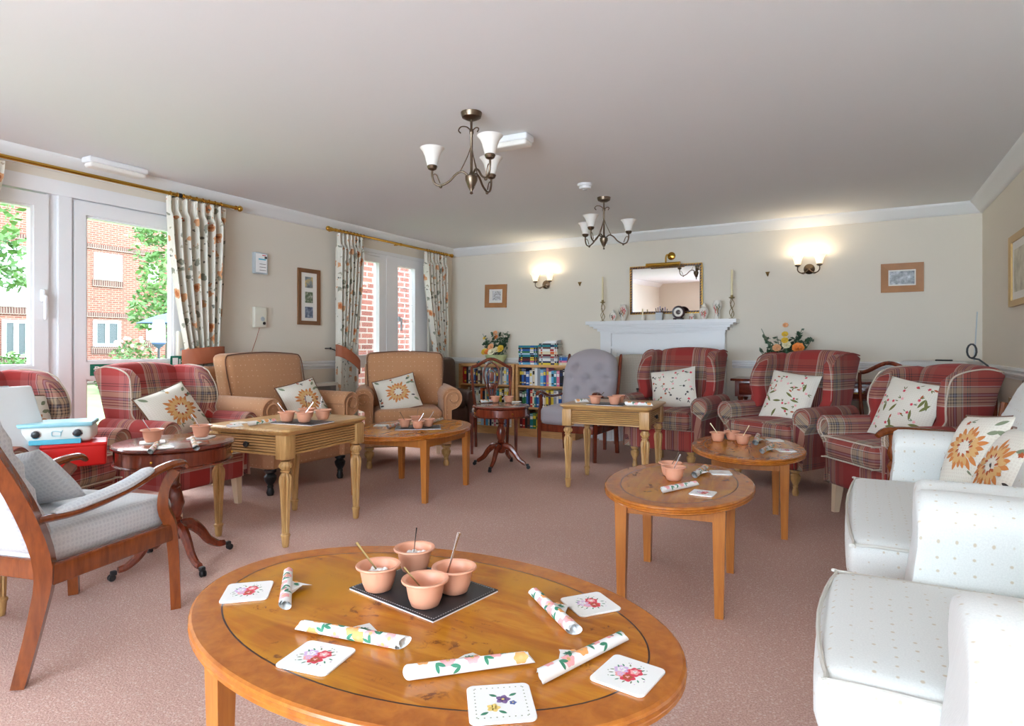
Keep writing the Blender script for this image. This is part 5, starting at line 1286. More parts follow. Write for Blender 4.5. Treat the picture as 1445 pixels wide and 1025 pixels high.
# ================= SHIELD BACK DINING CHAIRS =================
def dining(label,loc,rz,splat=True,group='shield back dining chairs'):
    t=thing('dining_chair',label,'chair',loc,rz,group)
    for s in (-1,1):
        m=MB('mahogany'); taper_leg(m,s*.225,-.20,.42,.038,.026); m.build('leg',t)
        m=MB('mahogany'); m.tube([(s*.17,.25,0),(s*.175,.20,.25),(s*.18,.19,.43),(s*.20,.22,.62),(s*.215,.26,.80),(s*.215,.275,.87)],[.015,.018,.019,.015,.015,.014],8,up=(0,1,0)); m.build('leg',t)
    m=MB('mahogany'); 
    m.rbox((0,-.2,.40),(.45,.025,.06),.005,2,2); m.rbox((0,.19,.40),(.36,.025,.06),.005,2,2); m.tube([(-.225,-.2,.40),(-.18,.19,.40)],.018,6); m.tube([(.225,-.2,.40),(.18,.19,.40)],.018,6); m.build('seat_rail',t)
    m=MB('beige_speckle'); m.rbox((0,-.01,.445),(.45,.42,.05),.022,4,3,(0,0,.012),lambda x,y,z:(x*(1-.16*(y+.2)/.4),y,z)); m.build('seat',t,50)
    m=MB('mahogany'); yb=lambda z:.19+.085*(z-.43)/.44
    pts=[]
    for i in range(17): u=-1+2*i/16; pts.append((u*.215,yb(.9),.872+.085*(cos(u*PI)*.5+.5)**1.0+ .0*(1-abs(u))))
    m.tube(pts,.017,8,up=(0,1,0),flat=.8); m.build('top_rail',t)
    if splat:
        m=MB('mahogany')
        for s in (-1,1):
            m.tube([(s*.015,yb(.45),.45),(s*.03,yb(.6),.58),(s*.075,yb(.75),.72),(s*.085,yb(.82),.80),(s*.06,yb(.9),.88),(0,yb(.93),.93)],.010,6)
            m.tube([(s*.008,yb(.45),.47),(s*.02,yb(.6),.60),(s*.045,yb(.75),.72),(s*.045,yb(.8),.80),(0,yb(.87),.86)],.007,6)
        m.tube([(0,yb(.45),.45),(0,yb(.6),.62),(0,yb(.7),.68)],.007,6); m.rbox((0,yb(.75),.765),(.05,.012,.10),.02,3,3); m.rbox((0,yb(.65),.665),(.06,.012,.06),.012,3,2); m.rbox((0,yb(.45),.455),(.07,.016,.03),.006,2,2); m.build('back_splat',t)
    return t
dining('mahogany shield back dining chair in front of the bookcases, behind the drum table',(-3.355,5.59,0),math.atan2(.265,.39))
dining('mahogany framed dining chair between the plaid armchairs, partly hidden by the corner one',(.19,5.80,0),R_(-8),False)
# stereo corner : low table, radio, cable
t=thing('corner_table','dark wooden table in the back right corner carrying the white printer','side table',(.66,6.35,0))
m=MB('mahogany'); m.rbox((0,0,.84),(.62,.66,.03),.006,3,2); m.build('tabletop',t)
for sx in (-1,1):
    for sy in (-1,1): m=MB('mahogany'); taper_leg(m,sx*.27,sy*.29,.826,.04,.03); m.build('leg',t)
t=thing('radio','flat grey and white music player with raised aerial behind the corner plaid armchair','music player',(.60,6.2,.857),R_(-25))
m=MB('printer_white'); m.rbox((0,0,.06),(.50,.34,.12),.03,4,3); m.build('case',t); m=MB('printer_dark'); m.box(-.2,.2,-.172,-.165,.02,.07); m.build('front_panel',t)
m=MB('grey_plastic'); m.tube([(.2,.1,.12),(.215,.12,.52)],.0045,6); m.build('aerial',t); m=MB('black_metal'); m.rbox((.04,-.05,.125),(.12,.03,.015),.005,2,2); m.build('control_bar',t)
m=MB('black_metal'); pts=[]
for i in range(14): a=-PI/2+2*PI*i/13; pts.append((.775+.03*cos(a),5.95,1.06+.055*sin(a)))
pts+=[(.82,5.95,.995),(.87,5.94,.95),(.90,5.93,.90),(.90,5.93,.86)]
m.tube(pts,.007,6); o=m.build('looped_cable'); tag(o,'black looped cable beside the aerial in the back right corner','cable')
t=thing('shelf_unit','pale wooden shelf unit against the right wall beside the sofa back','shelf unit',(.88,4.35,0),0); t.scale=(.5,1,1)
m=MB('oak_apron'); m.box(-.17,.17,-.38,.38,.76,.79); m.build('top',t)
for sy in (-.38,.36): m=MB('oak_apron'); m.box(-.17,.17,sy,sy+.02,0,.76); m.build('side_panel',t)
m=MB('oak_apron'); m.box(-.17,.17,-.36,.36,.45,.47); m.build('shelf',t)
t=thing('wooden_case','dark wooden box standing on the pale shelf unit by the right wall','box',(.88,4.35,.791)); m=MB('mahogany'); m.rbox((0,0,.06),(.13,.26,.12),.006,2,2); m.build('case',t); m=MB('black_metal'); m.rbox((.02,.16,.05),(.08,.05,.1),.02,2,3); m.build('side_knob',t)
# ================= THINGS ON THE TABLES =================
TH=.48; FHt=.652
POTM={}
def pot_parts(contents):
    t=[]
    m=MB('terracotta_plastic'); m.lathe([(.0001,.0),(.027,0),(.033,.003),(.0395,.020),(.0435,.04),(.0455,.056),(.055,.058),(.0565,.061),(.055,.064),(.047,.063),(.044,.060),(.042,.04),(.037,.018),(.030,.006),(.0001,.005)],(0,0,0),32); t.append(('bowl',m))
    if contents: 
        c=MB('pot_white'); c.lathe([(.0385,.025),(.039,.038),(.030,.044),(.015,.048),(0,.049)],(0,0,0),16,cap=False); rn=random.Random(3)
        for _ in range(9): a=rn.uniform(0,6.28); q=rn.uniform(0,.03); c.sphere((q*cos(a),q*sin(a),.045),.008,6,4)
        t.append(('sugar',c))
    return t
POTS=[]
def pot(label,x,y,z,contents=False,group=None,sc=1):
    if contents not in POTM:
        POTM[contents]=[(n,m.mesh(n,45)) for n,m in pot_parts(contents)]
    o=thing('terracotta_pot',label,'pot',(x,y,z),random.Random(len(POTS)).uniform(0,6),group); o.scale=(sc,)*3
    for n,me in POTM[contents]: c=bpy.data.objects.new(n,me); COL.objects.link(c); c.parent=o
    POTS.append(o); return o
SPM={}
def spoon(label,x,y,z,az,mat,group,L=.135,lean=32,sc=1):
    # stands in a pot: bowl of the spoon low inside, handle leaning out towards az (degrees, world)
    if mat not in SPM:
        m=MB(mat); m.tube([(0,0,.026),(0,0,.05),(0,0,.10),(0,0,L)],[.002,.0022,.0026,.0042],8,up=(1,0,0),flat=.45)
        m.sphere((0,0,.016),.016,12,8,(.28,.72,1.05)); SPM[mat]=m.mesh('teaspoon')
    o=bpy.data.objects.new('teaspoon',SPM[mat]); COL.objects.link(o); a=R_(az); d=Vector((cos(a)*sin(R_(lean)),sin(a)*sin(R_(lean)),cos(R_(lean))))
    o.rotation_euler=d.to_track_quat('Z','Y').to_euler(); o.location=(x-cos(a)*.026*sc,y-sin(a)*.026*sc,z+.010); o.scale=(sc,)*3
    tag(o,label,'spoon',group); return o
def mat_tray(label,loc,rz,w,d,group='black leather table mats'):
    m=MB('black_leather'); m.rbox((0,0,.0045),(w,d,.003),.0014,2,1); m.use('white_ink'); m.box(-w/2+.001,w/2-.001,-d/2+.001,d/2-.001,0,.003); m.use('white_stitch')
    n=int(w/.008)
    for i in range(n):
        x=-w/2+.006+(w-.012)*i/n
        for y in (-d/2+.006,d/2-.006): m.box(x,x+.004,y-.0006,y+.0006,.006,.0064)
    n=int(d/.008)
    for i in range(n):
        y=-d/2+.006+(d-.012)*i/n
        for x in (-w/2+.006,w/2-.006): m.box(x-.0006,x+.0006,y,y+.004,.006,.0064)
    o=m.build('table_mat'); o.location=loc; o.rotation_euler=(0,0,rz); tag(o,label,'table mat',group); return o
def rrect(w,d,r,n=5):
    o=[]
    for cx_,cy_,a0 in ((w/2-r,d/2-r,0),(-w/2+r,d/2-r,90),(-w/2+r,-d/2+r,180),(w/2-r,-d/2+r,270)):
        for i in range(n+1): a=R_(a0+90*i/n); o.append((cx_+r*cos(a),cy_+r*sin(a)))
    return o
CST={}
def coaster(label,x,y,z,rz,kind='rose',w=.098,d=.098,rot=None,group='white floral coasters'):
    k=(kind,w,d)
    if k not in CST:
        m=MB('coaster_white'); out=rrect(w,d,.010); inn=[(a*.985,b*.985) for a,b in out]
        m.loft([[(a*.985,b*.985,0) for a,b in out],[(a,b,.001) for a,b in out],[(a,b,.0035) for a,b in out],[(a,b,.0045) for a,b in inn]])
        fn=lambda u,v,o:(u,v,.0045+o*.22); rn=random.Random(5)
        if kind=='rose':
            def rosette(cx,cy,r,cols):
                for ring,(q,rr) in enumerate(((6,1),(5,.62),(3,.3))):
                    m.use(cols[ring%len(cols)])
                    for i in range(q): a=2*PI*i/q+ring*.5; petal(m,fn,cx+cos(a)*r*rr*.15,cy+sin(a)*r*rr*.15,a,r*rr,r*rr*.9,.001+.0006*ring)
            rosette(-.015,.006,.012,['m_lilac','napkin_white']); rosette(.008,.010,.013,['m_red','m_pink','napkin_white']); rosette(.004,-.010,.013,['m_red','m_rust','m_pink']); rosette(-.010,-.008,.009,['m_pink','m_lilac'])
            for i in range(14):
                a=2*PI*i/14; m.use(rn.choice(['m_green','m_sage','m_green'])); petal(m,fn,cos(a)*.024,sin(a)*.022,a+rn.uniform(-.6,.6),.009,.003)
            for i in range(10):
                a=rn.uniform(0,6.28); m.use(rn.choice(['m_sage','m_lilac'])); disc(m,fn,cos(a)*.034,sin(a)*.034,.0012)
        elif kind=='pansy':
            m.use('m_sage')
            for s_ in (-1,1):
                for i in range(9): u=-.036+.009*i; disc(m,fn,u,s_*.038,.0012); disc(m,fn,s_*.038,u,.0012)
            for (cx,cy,c_,r) in ((.004,.006,'m_purple',.012),(-.012,-.014,'m_yellow',.011),(.018,-.004,'m_blue',.006)):
                m.use(c_)
                for i in range(5): petal(m,fn,cx,cy,i*1.256,r,r*.8,.0012)
                m.use('m_yellow'); disc(m,fn,cx,cy,r*.2,.003)
            m.use('m_green')
            for (cx,cy,a) in ((-.004,.014,2.6),(.014,.014,.5),(-.02,-.024,3.6),(-.005,-.022,-.6)): petal(m,fn,cx,cy,a,.014,.006)
        elif kind=='plain':
            m.use('m_tan'); petal(m,fn,-.03,0,0,.06,.006); m.use('m_sage'); petal(m,fn,-.01,.006,.3,.03,.004)
        CST[k]=m.mesh('coaster',30)
    o=bpy.data.objects.new('coaster',CST[k]); COL.objects.link(o); o.location=(x,y,z); o.rotation_euler=rot or (0,0,rz); tag(o,label,'coaster',group); return o
NAPI=[0]
def napkin(label,p0,p1,z,flap=1,r=.0135,group='rolled floral napkins',flapat=.5,flapl=.06):
    # rolled napkin lying from p0 to p1 (world xy), open end at p0, loose corner flap
    NAPI[0]+=1; rn=random.Random(NAPI[0]*7)
    dx,dy=p1[0]-p0[0],p1[1]-p0[1]; L=math.hypot(dx,dy); rz=math.atan2(dy,dx)
    t=thing('napkin_roll',label,'napkin',(p0[0],p0[1],z),rz,group)
    m=MB('napkin_white'); R=lambda u:r*(1.08-.22*u)
    def cyl(u,v,o=0,sp=0):
        a=v; rr=R(u)+o-sp; return (u*L,rr*cos(a),r*1.02+rr*sin(a)*.95)
    nu,nv=14,20
    vs=[];uv=[]
    for i in range(nu+1):
        for j in range(nv): 
            a=2*PI*j/nv; u=i/nu; q=list(cyl(u,a)); q[0]+=(.012*cos(a+.6) if i in(0,) else 0)-(.010*sin(a) if i==nu else 0); vs.append(q)
    fs=[(i*nv+j,i*nv+(j+1)%nv,(i+1)*nv+(j+1)%nv,(i+1)*nv+j) for i in range(nu) for j in range(nv)]
    m.add(vs,fs)
    # inner spiral seen in the open ends
    for s0,s1 in ((0,.2),(1,.8)):
        g=[]; k=30
        for i in range(k+1): a=i/k*3.6*PI; rr=R(s0)*(.93-.6*i/k); g.append((a,rr))
        v2=[(s0*L+(.004 if s0==0 else -.004),rr*cos(a),r*1.02+rr*sin(a)*.95) for a,rr in g]+[(s1*L,rr*cos(a),r*1.02+rr*sin(a)*.95) for a,rr in g]
        m.add(v2,[(i,i+1,k+2+i,k+1+i) for i in range(k)])
    fn=lambda u,v,o:cyl(max(0.02,min(.98,u)),v/R(.5),o*.35)
    def motif(fn,n,ul,uh,vl,vh):
        for i in range(n):
            u,v=ul+(uh-ul)*(i+.5)/n,rn.uniform(vl,vh)
            mm=lambda x,y,o:fn(u+x/L,v+y,o)
            if i%2==0:
                m.use(rn.choice(['m_pink','m_peach'])); 
                for q in range(6): petal(m,mm,0,0,q*PI/3,r*1.15,r*1.05,.001)
                m.use('m_tan'); disc(m,mm,0,0,r*.3,.002)
            else:
                m.use('m_green')
                for q in range(2): petal(m,mm,0,0,-.6+q*.9+(i%4),r*1.5,r*.55,.0016)
    motif(fn,max(4,int(L/.024)),.06,.96,r*.5,r*2.6); motif(fn,max(3,int(L/.035)),.1,.9,-r*.6,r*.4)
    m.build('rolled_cloth',t,60)
    if flap:
        f=MB('napkin_white'); s_=flap; fx=L*flapat
        P_=[(fx-flapl*.7,s_*r*.6,.006),(fx+flapl*.6,s_*r*.6,.006),(fx+flapl*.25,s_*(r+flapl*.8),.005),(fx-flapl*.1,s_*(r+flapl*.4),.015)]
        f.add([P_[0],P_[1],P_[2],P_[3],(P_[0][0],P_[0][1],r*1.2),(P_[1][0],P_[1][1],r*1.1)],[(0,3,1),(3,2,1),(4,5,3),(5,2,3),(4,3,0),(5,1,2)])
        f.use('m_green'); 
        fu=lambda x,y,o:(fx+x,s_*(r*.9+y),.0135+(r*.3)*max(0,1-y/(flapl*.3))+o)
        for q in range(3): petal(f,fu,-.0,.004,.9+q*.55,.016,.006,.002)
        f.use('m_peach'); petal(f,fu,.012,.004,1.2,.012,.010,.003)
        f.build('loose_corner',t,30)
    return t
CU='brass'
# ----- large yew table -----
c0=[P(492.5,829.7,TH+.005),P(611,877,TH+.005),P(703.4,833,TH+.005)]
mx_,my_=(c0[0][0]+c0[2][0])/2,(c0[0][1]+c0[2][1])/2
e1=(c0[1][0]-c0[0][0],c0[1][1]-c0[0][1]); e2=(c0[2][0]-c0[1][0],c0[2][1]-c0[1][1])
mat_tray('black stitched leather mat under four pots on the large yew table',(mx_,my_,TH+.0003),math.atan2(e1[1],e1[0]),math.hypot(*e1),math.hypot(*e2))
zt=TH+.0068
GP=[]
for k,(px,py,ct,lab) in enumerate(((534,836,True,'terracotta pot of sugar with brown spoon, left on the large table mat'),(585,809,True,'terracotta pot of white sachets at the back of the large table mat'),(641,839,False,'empty terracotta pot with tall silver spoon, right on the large table mat'),(600,858,False,'empty terracotta pot nearest the camera on the large table mat'))):
    x,y=P(px,py-4,zt); GP.append((x,y)); pot(lab,x,y,zt,ct,'terracotta pots on the large table')
az=lambda dx,dz: math.degrees(math.atan2(dx*RT[1]+dz*FW[1],dx*RT[0]+dz*FW[0]))    # dx right, dz away
spoon('copper spoon leaning left out of the left sugar pot on the large table',*GP[0],zt,az(-1,.1),'bronze','spoons in the large table pots',lean=38)
spoon('dark handled spoon in the back pot on the large table',*GP[1],zt,az(.1,.5),'black_metal','spoons in the large table pots',lean=20,sc=.8)
spoon('tall silver spoon standing in the right pot on the large table',*GP[2],zt,az(.8,.1),'chrome','spoons in the large table pots',lean=16,sc=1.05)
spoon('copper spoon lying left in the nearest pot on the large table',*GP[3],zt,az(-1,.3),'bronze','spoons in the large table pots',lean=46,sc=.78)
def quad(px,h=TH+.004):
    q=[P(a,b,h) for a,b in px]; cx_=sum(a for a,b in q)/4; cy_=sum(b for a,b in q)/4; a=math.atan2(q[1][1]-q[0][1],q[1][0]-q[0][0])
    w=(math.hypot(q[1][0]-q[0][0],q[1][1]-q[0][1])+math.hypot(q[3][0]-q[2][0],q[3][1]-q[2][1]))/2; d=(math.hypot(q[2][0]-q[1][0],q[2][1]-q[1][1])+math.hypot(q[3][0]-q[0][0],q[3][1]-q[0][1]))/2
    return cx_,cy_,a,w,d
def coq(label,px,kind,group='white floral coasters on the large table'):
    cx_,cy_,a,w,d=quad(px); s_=min(.105,max(.085,(w+d)/2)); o=coaster(label,cx_,cy_,TH+.0003,a,kind,group=group); o.scale=(w/.098,d/.098,1)
coq('white rose coaster at the left rim of the large yew table',[(309,851),(377,845),(387,820),(322,824)],'rose')
coq('white rose coaster in front of the long napkin at left, large yew table',[(391,940),(463,955),(502,914),(430,904)],'rose')
coq('white pansy coaster with dotted border at the near edge of the large yew table',[(664,1023),(760,1016),(745,963),(657,970)],'pansy')
coq('white rose coaster nearest the right rim of the large yew table',[(829,957),(907,985),(940,947),(870,922)],'rose')
coq('white rose coaster beside the upright napkin at the right of the large yew table',[(818,871),(876,860),(849,836),(789,843)],'rose')
NG='rolled floral napkins on the large table'
def nap(label,a,b,flap,h=TH,**k): napkin(label,P(*a,h+.008),P(*b,h+.008),h+.0006,flap,**k)
nap('rolled floral napkin pointing at the camera beside the left rim coaster',(402,858),(407,809),-1,group=NG)
nap('rolled floral napkin lying across the left of the large table behind a coaster',(569,912),(423,886),-1,group=NG,flapat=.42,flapl=.075)
nap('rolled floral napkin lying flat behind the pansy coaster on the large table',(577,954),(748,932),1,group=NG,flapl=.06)
nap('rolled floral napkin slanting beside the right rim coaster on the large table',(762,960),(880,902),1,group=NG,flapl=.06,flapat=.4)
nap('rolled floral napkin slanting between the mat and the far right coaster',(810,893),(752,838),-1,group=NG)
# ----- middle right yew table -----
GM='terracotta pots on the middle right table'
x,y=P(951,678,TH); pot('terracotta pot with silver spoon, front one on the middle right yew table',x,y,TH+.0005,False,GM)
z_=x*FW[0]+y*FW[1]+.10; x2,y2=((946-CX)/FPX*z_*RT[0]+z_*FW[0],(946-CX)/FPX*z_*RT[1]+z_*FW[1]); pot('terracotta pot just behind another on the middle right yew table',x2,y2,TH+.0005,False,GM)
spoon('silver spoon in the front pot on the middle right yew table',x,y,TH+.0005,az(.8,.2),'chrome','spoons on the middle right table',lean=28,sc=.9); spoon('dull spoon in the rear pot on the middle right yew table',x2,y2,TH+.0005,az(1,.3),'antique_brass','spoons on the middle right table',lean=36,sc=.9)
GN='rolled napkins on the middle right table'
nap('rolled floral napkin in front of the pots on the middle right yew table',(934,694),(983,684),1,group=GN,flap_=0) if 0 else nap('rolled floral napkin in front of the pots on the middle right yew table',(934,694),(983,684),0,group=GN)
nap('short rolled floral napkin beside the pots on the middle right yew table',(980,673),(996,661),-1,group=GN,r=.015)
for lab,px,py,kd in (('white coaster at the far side of the middle right yew table',1017,668,'plain'),('white rose coaster nearest the camera on the middle right yew table',992,697,'rose')):
    x,y=P(px,py,TH); coaster(lab,x,y,TH+.0003,R_(20 if kd=='plain' else -2),kind=kd,group='coasters on the middle right table')
# ----- far right yew table -----
GM='terracotta pots on the far right table'; sp='spoons on the far right table'
for lab,px,py,sl,mt,azz in (('terracotta pot at the left of the far right yew table',1013,624,'pale spoon leaning left out of the left pot, far right table','candle_wax',az(-1,.2)),('terracotta pot half hidden at the back of the far right yew table',1033,622,'dark spoon in the back pot, far right table','antique_brass',az(-1,.4)),('terracotta pot nearest the camera on the far right yew table',1048,628,'pale spoon in the nearest pot, far right table','candle_wax',az(.8,.2))):
    x,y=P(px,py-1,TH); pot(lab,x,y,TH+.0005,False,GM,.92); spoon(sl,x,y,TH+.0005,azz,mt,sp,lean=34,sc=.95)
GN='rolled napkins on the far right table'
nap('rolled floral napkin tucked between the pots, far right yew table',(1026,619),(1028,610),0,group=GN,r=.017)
nap('rolled floral napkin beside the nearest pot, far right yew table',(1066,627),(1070,616),-1,group=GN,r=.017)
nap('rolled floral napkin in the middle of the far right yew table',(1075,639),(1090,630),-1,group=GN,r=.014)
for lab,px,py,kd in (('white coaster at the back rim of the far right yew table',1093,622,'plain'),('white rose coaster at the right rim of the far right yew table',1109,636.5,'rose')):
    x,y=P(px,py,TH); coaster(lab,x,y,TH+.0003,R_(24),kind=kd,group='coasters on the far right table')
# ----- yew table before the french doors -----
x,y=P(590,604,TH); mat_tray('dark mat under the pots on the yew table by the tan armchair',(x,y,TH+.0003),PSI+R_(8),.34,.22)
GM='terracotta pots on the table by the tan armchair'; sp='spoons on the table by the tan armchair'
zz=TH+.0068
for lab,px,py,sl,azz in (('terracotta pot at the left of the mat by the tan armchair',571.5,604,'thin dark spoon in the left pot by the tan armchair',az(-.8,.3)),('terracotta pot in front on the mat by the tan armchair',590,606,'silver spoon in the front pot by the tan armchair',az(1,.2)),('terracotta pot at the right of the mat by the tan armchair',604.5,603,'silver spoon in the right pot by the tan armchair',az(1,.4)),('terracotta pot at the back of the mat by the tan armchair',588,599,'thin spoon in the back pot by the tan armchair',az(.1,.8))):
    x,y=P(px,py-1,zz); pot(lab,x,y,zz,False,GM,.92); spoon(sl,x,y,zz,azz,'antique_brass' if 'dark' in sl or 'thin' in sl else 'chrome',sp,lean=33,sc=.9)
nap('rolled napkin beside the left pot, table by the tan armchair',(547,604),(562,599),0,group='napkins on the table by the tan armchair')
nap('rolled napkin at the right behind the mat, table by the tan armchair',(610,596),(624,592),0,group='napkins on the table by the tan armchair')
x,y=P(541,601,TH); coaster('pale coaster at the left of the table by the tan armchair',x,y,TH+.0003,PSI,'plain',w=.14,d=.10,group='coasters by the tan armchair')
# ----- fluted table left of centre -----
x,y=P(427,597,FHt); mat_tray('dark mat under four pots on the left fluted table',(x,y,FHt+.0003),R_(96),.20,.30)
GM='terracotta pots on the left fluted table'; sp='spoons on the left fluted table'; zz=FHt+.0068
for lab,px,py,sl,mt,azz,le in (('terracotta pot at the left of the mat, left fluted table',405,597,'silver spoon leaning left, left fluted table','chrome',az(-1,.2),42),('terracotta pot in front on the mat, left fluted table',429.5,598,'silver spoon leaning right from the front pot, left fluted table','chrome',az(.9,.2),36),('terracotta pot at the back of the mat, left fluted table',433,592,'black spoon in the back pot, left fluted table','black_metal',az(-.5,.5),22),('terracotta pot at the right of the mat, left fluted table',455.5,594,'upright silver spoon in the right pot, left fluted table','chrome',az(.3,.0),8)):
    x,y=P(px,py-2,zz); pot(lab,x,y,zz,False,GM,.93); spoon(sl,x,y,zz,azz,mt,sp,lean=le,sc=.95)
GN='rolled napkins on the left fluted table'
nap('rolled floral napkin nearest the mat, left fluted table',(350,600),(388,595),0,h=FHt,group=GN)
nap('rolled floral napkin nearest the drawer, left fluted table',(322,602),(342,600.5),0,h=FHt,group=GN,r=.009)
x,y=P(338,597.5,FHt); coaster('pale coaster at the left corner of the left fluted table',x,y,FHt+.0003,R_(90),'plain',w=.08,d=.08,group='coasters on the left fluted table')
# ----- fluted table before the fireplace -----
x,y=P(858,571,FHt); mat_tray('dark mat under the pots on the fluted table near the fireplace',(x,y,FHt+.0003),R_(5),.28,.22)
GM='terracotta pots on the fluted table near the fireplace'
for lab,px,py,sc_ in (('terracotta pot at the left of the mat, fluted table near the fireplace',840,571,.95),('terracotta pot in the middle of the mat, fluted table near the fireplace',867,572,.95),('terracotta pot at the back right of the mat, fluted table near the fireplace',873,569,.9)):
    x,y=P(px,py-1,zz); pot(lab,x,y,zz,False,GM,sc_)
    
x,y=P(842,569,zz); spoon('dark spoon lying across the left pot, fluted table near the fireplace',x,y+.0,zz,az(1,.2),'antique_brass',None,lean=48,sc=.8)
GN='rolled napkins on the fluted table near the fireplace'
nap('rolled floral napkin left of the pots, fluted table near the fireplace',(812,567.5),(829,567),0,h=FHt,group=GN,r=.015)
nap('rolled floral napkin right of the pots, fluted table near the fireplace',(884,571.5),(920,572.5),0,h=FHt,group=GN,r=.016)
# ----- drum tables -----
DH=.6225
GM='terracotta pots on the left drum table'
x,y=P(215,625,DH); coaster('pale square coaster under the left pot, left drum table',x,y,DH+.0003,R_(60),'plain',w=.11,d=.11,group='coasters on the left drum table'); pot('terracotta pot at the left of the left drum table',x,y,DH+.0052,False,GM,.95); spoon('silver spoon leaning left, left drum table',x,y,DH+.006,az(-1,.3),'chrome','spoons on the left drum table',lean=42,sc=.95)
x,y=P(284,618,DH); coaster('pale square coaster under the right pot, left drum table',x,y,DH+.0003,R_(32),'plain',w=.11,d=.11,group='coasters on the left drum table'); pot('terracotta pot at the right of the left drum table',x,y,DH+.0052,False,GM,.95); spoon('silver spoon leaning left from the right pot, left drum table',x,y,DH+.006,az(-1,.4),'chrome','spoons on the left drum table',lean=44,sc=1.05)
GN='rolled napkins on the left drum table'
nap('rolled napkin pointing at the camera below the left pot, left drum table',(212,639),(222,627),0,h=DH,group=GN,r=.012)
nap('rolled white napkin pointing at the camera at the right, left drum table',(277,634),(271,620),-1,h=DH,group=GN,r=.013)
x,y=P(232,632,DH); coaster('white coaster lying right of the left napkin, left drum table',x,y,DH+.0003,R_(70),'plain',w=.07,d=.09,group='coasters on the left drum table')
DH=.5655
GM='terracotta pots on the far drum table'
for lab,px,py in (('terracotta pot left of the pair on the far drum table',699,568),('terracotta pot right of the pair on the far drum table',718,568)): x,y=P(px,py,DH); pot(lab,x,y,DH+.0005,False,GM,.9)
x,y=P(712,566,DH); spoon('pale spoon between the pots on the far drum table',x+.02,y-.03,DH+.001,az(.8,.4),'chrome',None,lean=30,sc=.95)
nap('rolled floral napkin left of the pots on the far drum table',(679,568),(694,567),0,h=DH,group='napkins on the far drum table',r=.016)
x,y=P(729,567.5,DH); coaster('pale coaster at the right of the far drum table',x,y,DH+.0003,R_(30),'plain',w=.09,d=.08,group=None)
# ================= SCATTER CUSHIONS =================
SG='cream cushions with a large brown flower'
cushion('cream cushion with brown sunflower leaning left on the door side plaid armchair',(-3.95,2.48,.46),R_(98),R_(30),R_(15),.42,.36,.14,style='sun',seed=2,group=SG)
cushion('cream cushion with brown sunflower on the left tan armchair',(-3.86,3.50,.47),R_(78),R_(28),R_(13),.36,.35,.13,style='sun',seed=3,group=SG)
cushion('cream cushion with brown sunflower on the tan armchair by the french doors',(-3.70,4.46,.465),R_(40),R_(28),R_(15),.39,.35,.13,style='sun',seed=4,group=SG)
cushion('cream cushion sprigged with small red roses on the fireplace plaid armchair',(-1.46,5.62,.505),R_(-4),R_(22),R_(10),.42,.38,.13,'linen_cream',None,'rose',5)
cushion('cream cushion with pink tulips on the plaid armchair below the yellow flowers',(-.47,5.33,.495),R_(-22),R_(24),R_(-6),.40,.41,.13,'linen_cream',None,'tulip',6)
cushion('cream cushion with pink tulips on the corner plaid armchair',(.27,4.60,.485),R_(-42),R_(24),R_(-7),.41,.41,.13,'linen_cream',None,'tulip',7)
cushion('cream floral cushion half hidden behind the white board at left',(-3.90,1.60,.47),R_(110),R_(22),R_(-8),.38,.38,.13,style='sun',seed=8)
cushion('floral cushion with brown piping at the far end of the cream sofa',(.43,3.05,.50),R_(-64),R_(26),R_(8),.33,.34,.15,style='sun',seed=9,group='floral cushions on the cream sofa')
cushion('floral cushion with orange flower nearer the camera on the cream sofa',(.47,2.70,.50),R_(-78),R_(28),R_(4),.36,.34,.15,style='sun',seed=10,group='floral cushions on the cream sofa')
cushion('pale grey cushion wedged against the back of the cherry wood armchair',(-2.76,1.17,.455),R_(200),R_(36),R_(-14),.34,.26,.11,'ivory_weave',None,'none',11)
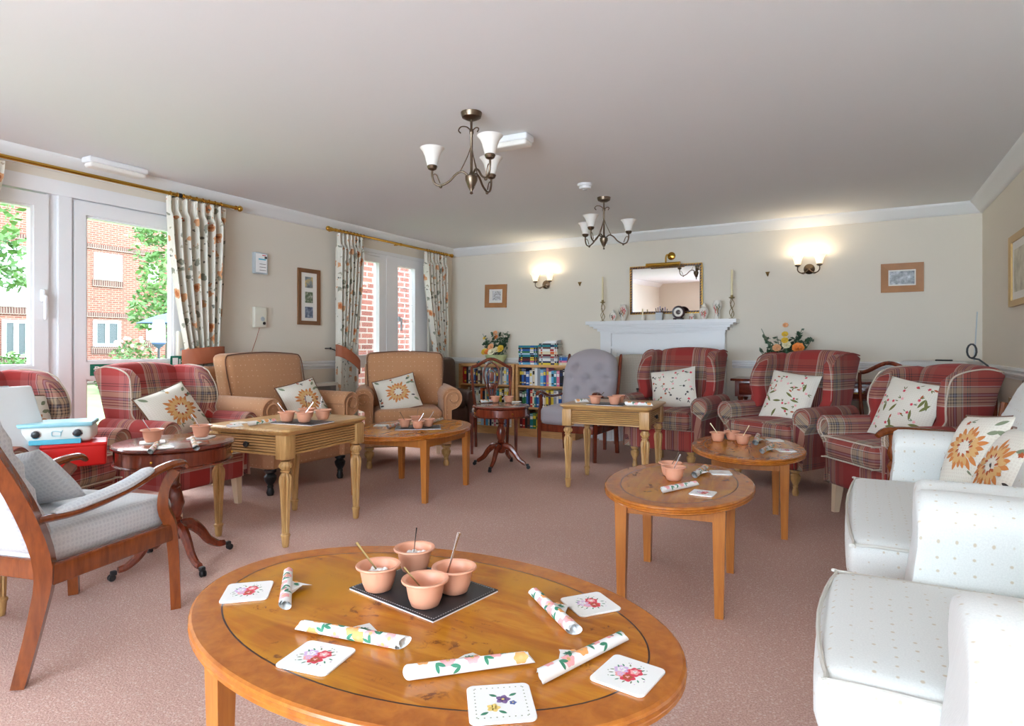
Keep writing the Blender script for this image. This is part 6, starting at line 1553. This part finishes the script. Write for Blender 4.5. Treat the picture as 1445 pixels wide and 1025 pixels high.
# ================= THINGS ON THE LEFT PLAID CHAIR =================
th=R_(104)
t=thing('red_tin','bright red tin box under the toy cooker on the left plaid armchair','tin box',(-3.48,1.665,.498),R_(62))
m=MB('tin_red'); m.rbox((0,0,.055),(.27,.20,.11),.012,3,2); m.build('box_body',t); m=MB('tin_red'); m.rbox((0,0,.107),(.276,.206,.02),.008,3,2); m.build('lid',t)
t=thing('tin_case','cream and pale blue tin case with two round dials on the red tin','tin case',(-3.54,1.62,.6165),R_(55))
m=MB('tin_cream'); m.rbox((0,0,.045),(.31,.20,.088),.03,4,3); b_=m.build('box_body',t,50)
m=MB('tin_blue'); m.rbox((0,0,.092),(.315,.205,.022),.009,4,2); m.build('lid',t,50)
for sx in (-.075,.095):
    m=MB('black_metal'); m.M=Matrix.Translation((sx,-.10,.05))@Matrix.Rotation(PI/2,4,'X'); m.lathe([(.018,0),(.018,.003),(.012,.005),(0,.005)],(0,0,0),16); m.use('chrome'); m.lathe([(.018,.001),(.022,.003),(.018,.005)],(0,0,0),16,cap=False); m.build('dial',t)
m=MB('tin_blue')
m.tube([(-.01,-.102,.04),(-.01,-.102,.06),(.008,-.102,.062),(.026,-.102,.058),(.034,-.102,.066)],.002,5); m.tube([(-.01,-.102,.04),(.024,-.102,.038),(.028,-.102,.058)],.002,5); m.build('logo_outline',t)
m=MB('hob_blue'); m.box(-.10,.11,-.115,-.10,.0,.022); m.build('blue_label',t)
m=MB('chrome'); m.tube([(-.15,-.07,.03),(-.165,-.075,.05),(-.15,-.08,.06)],.004,6); m.build('clasp',t)
t=thing('white_board','white plastic folding board with a slotted handle leaning in the left plaid armchair','folding board',(-3.47,1.42,.50),0)
t.rotation_euler=(Matrix.Rotation(R_(104),4,'Z')@Matrix.Rotation(R_(-22),4,'X')).to_euler()
m=MB('foam_white'); m.rbox((0,0,.215),(.36,.035,.43),.016,6,3,(0,0,.0),lambda x,y,z:(x*(1-.10*z),y,z)); m.build('panel',t,50)
m=MB('grey_plastic'); m.rbox((.0,-.0,.428),(.13,.022,.012),.005,3,2); m.use('dark_grille')
for k in range(6): m.box(-.05+k*.018,-.045+k*.018,-.011,.011,.4335,.4345)
m.build('handle_slot',t)
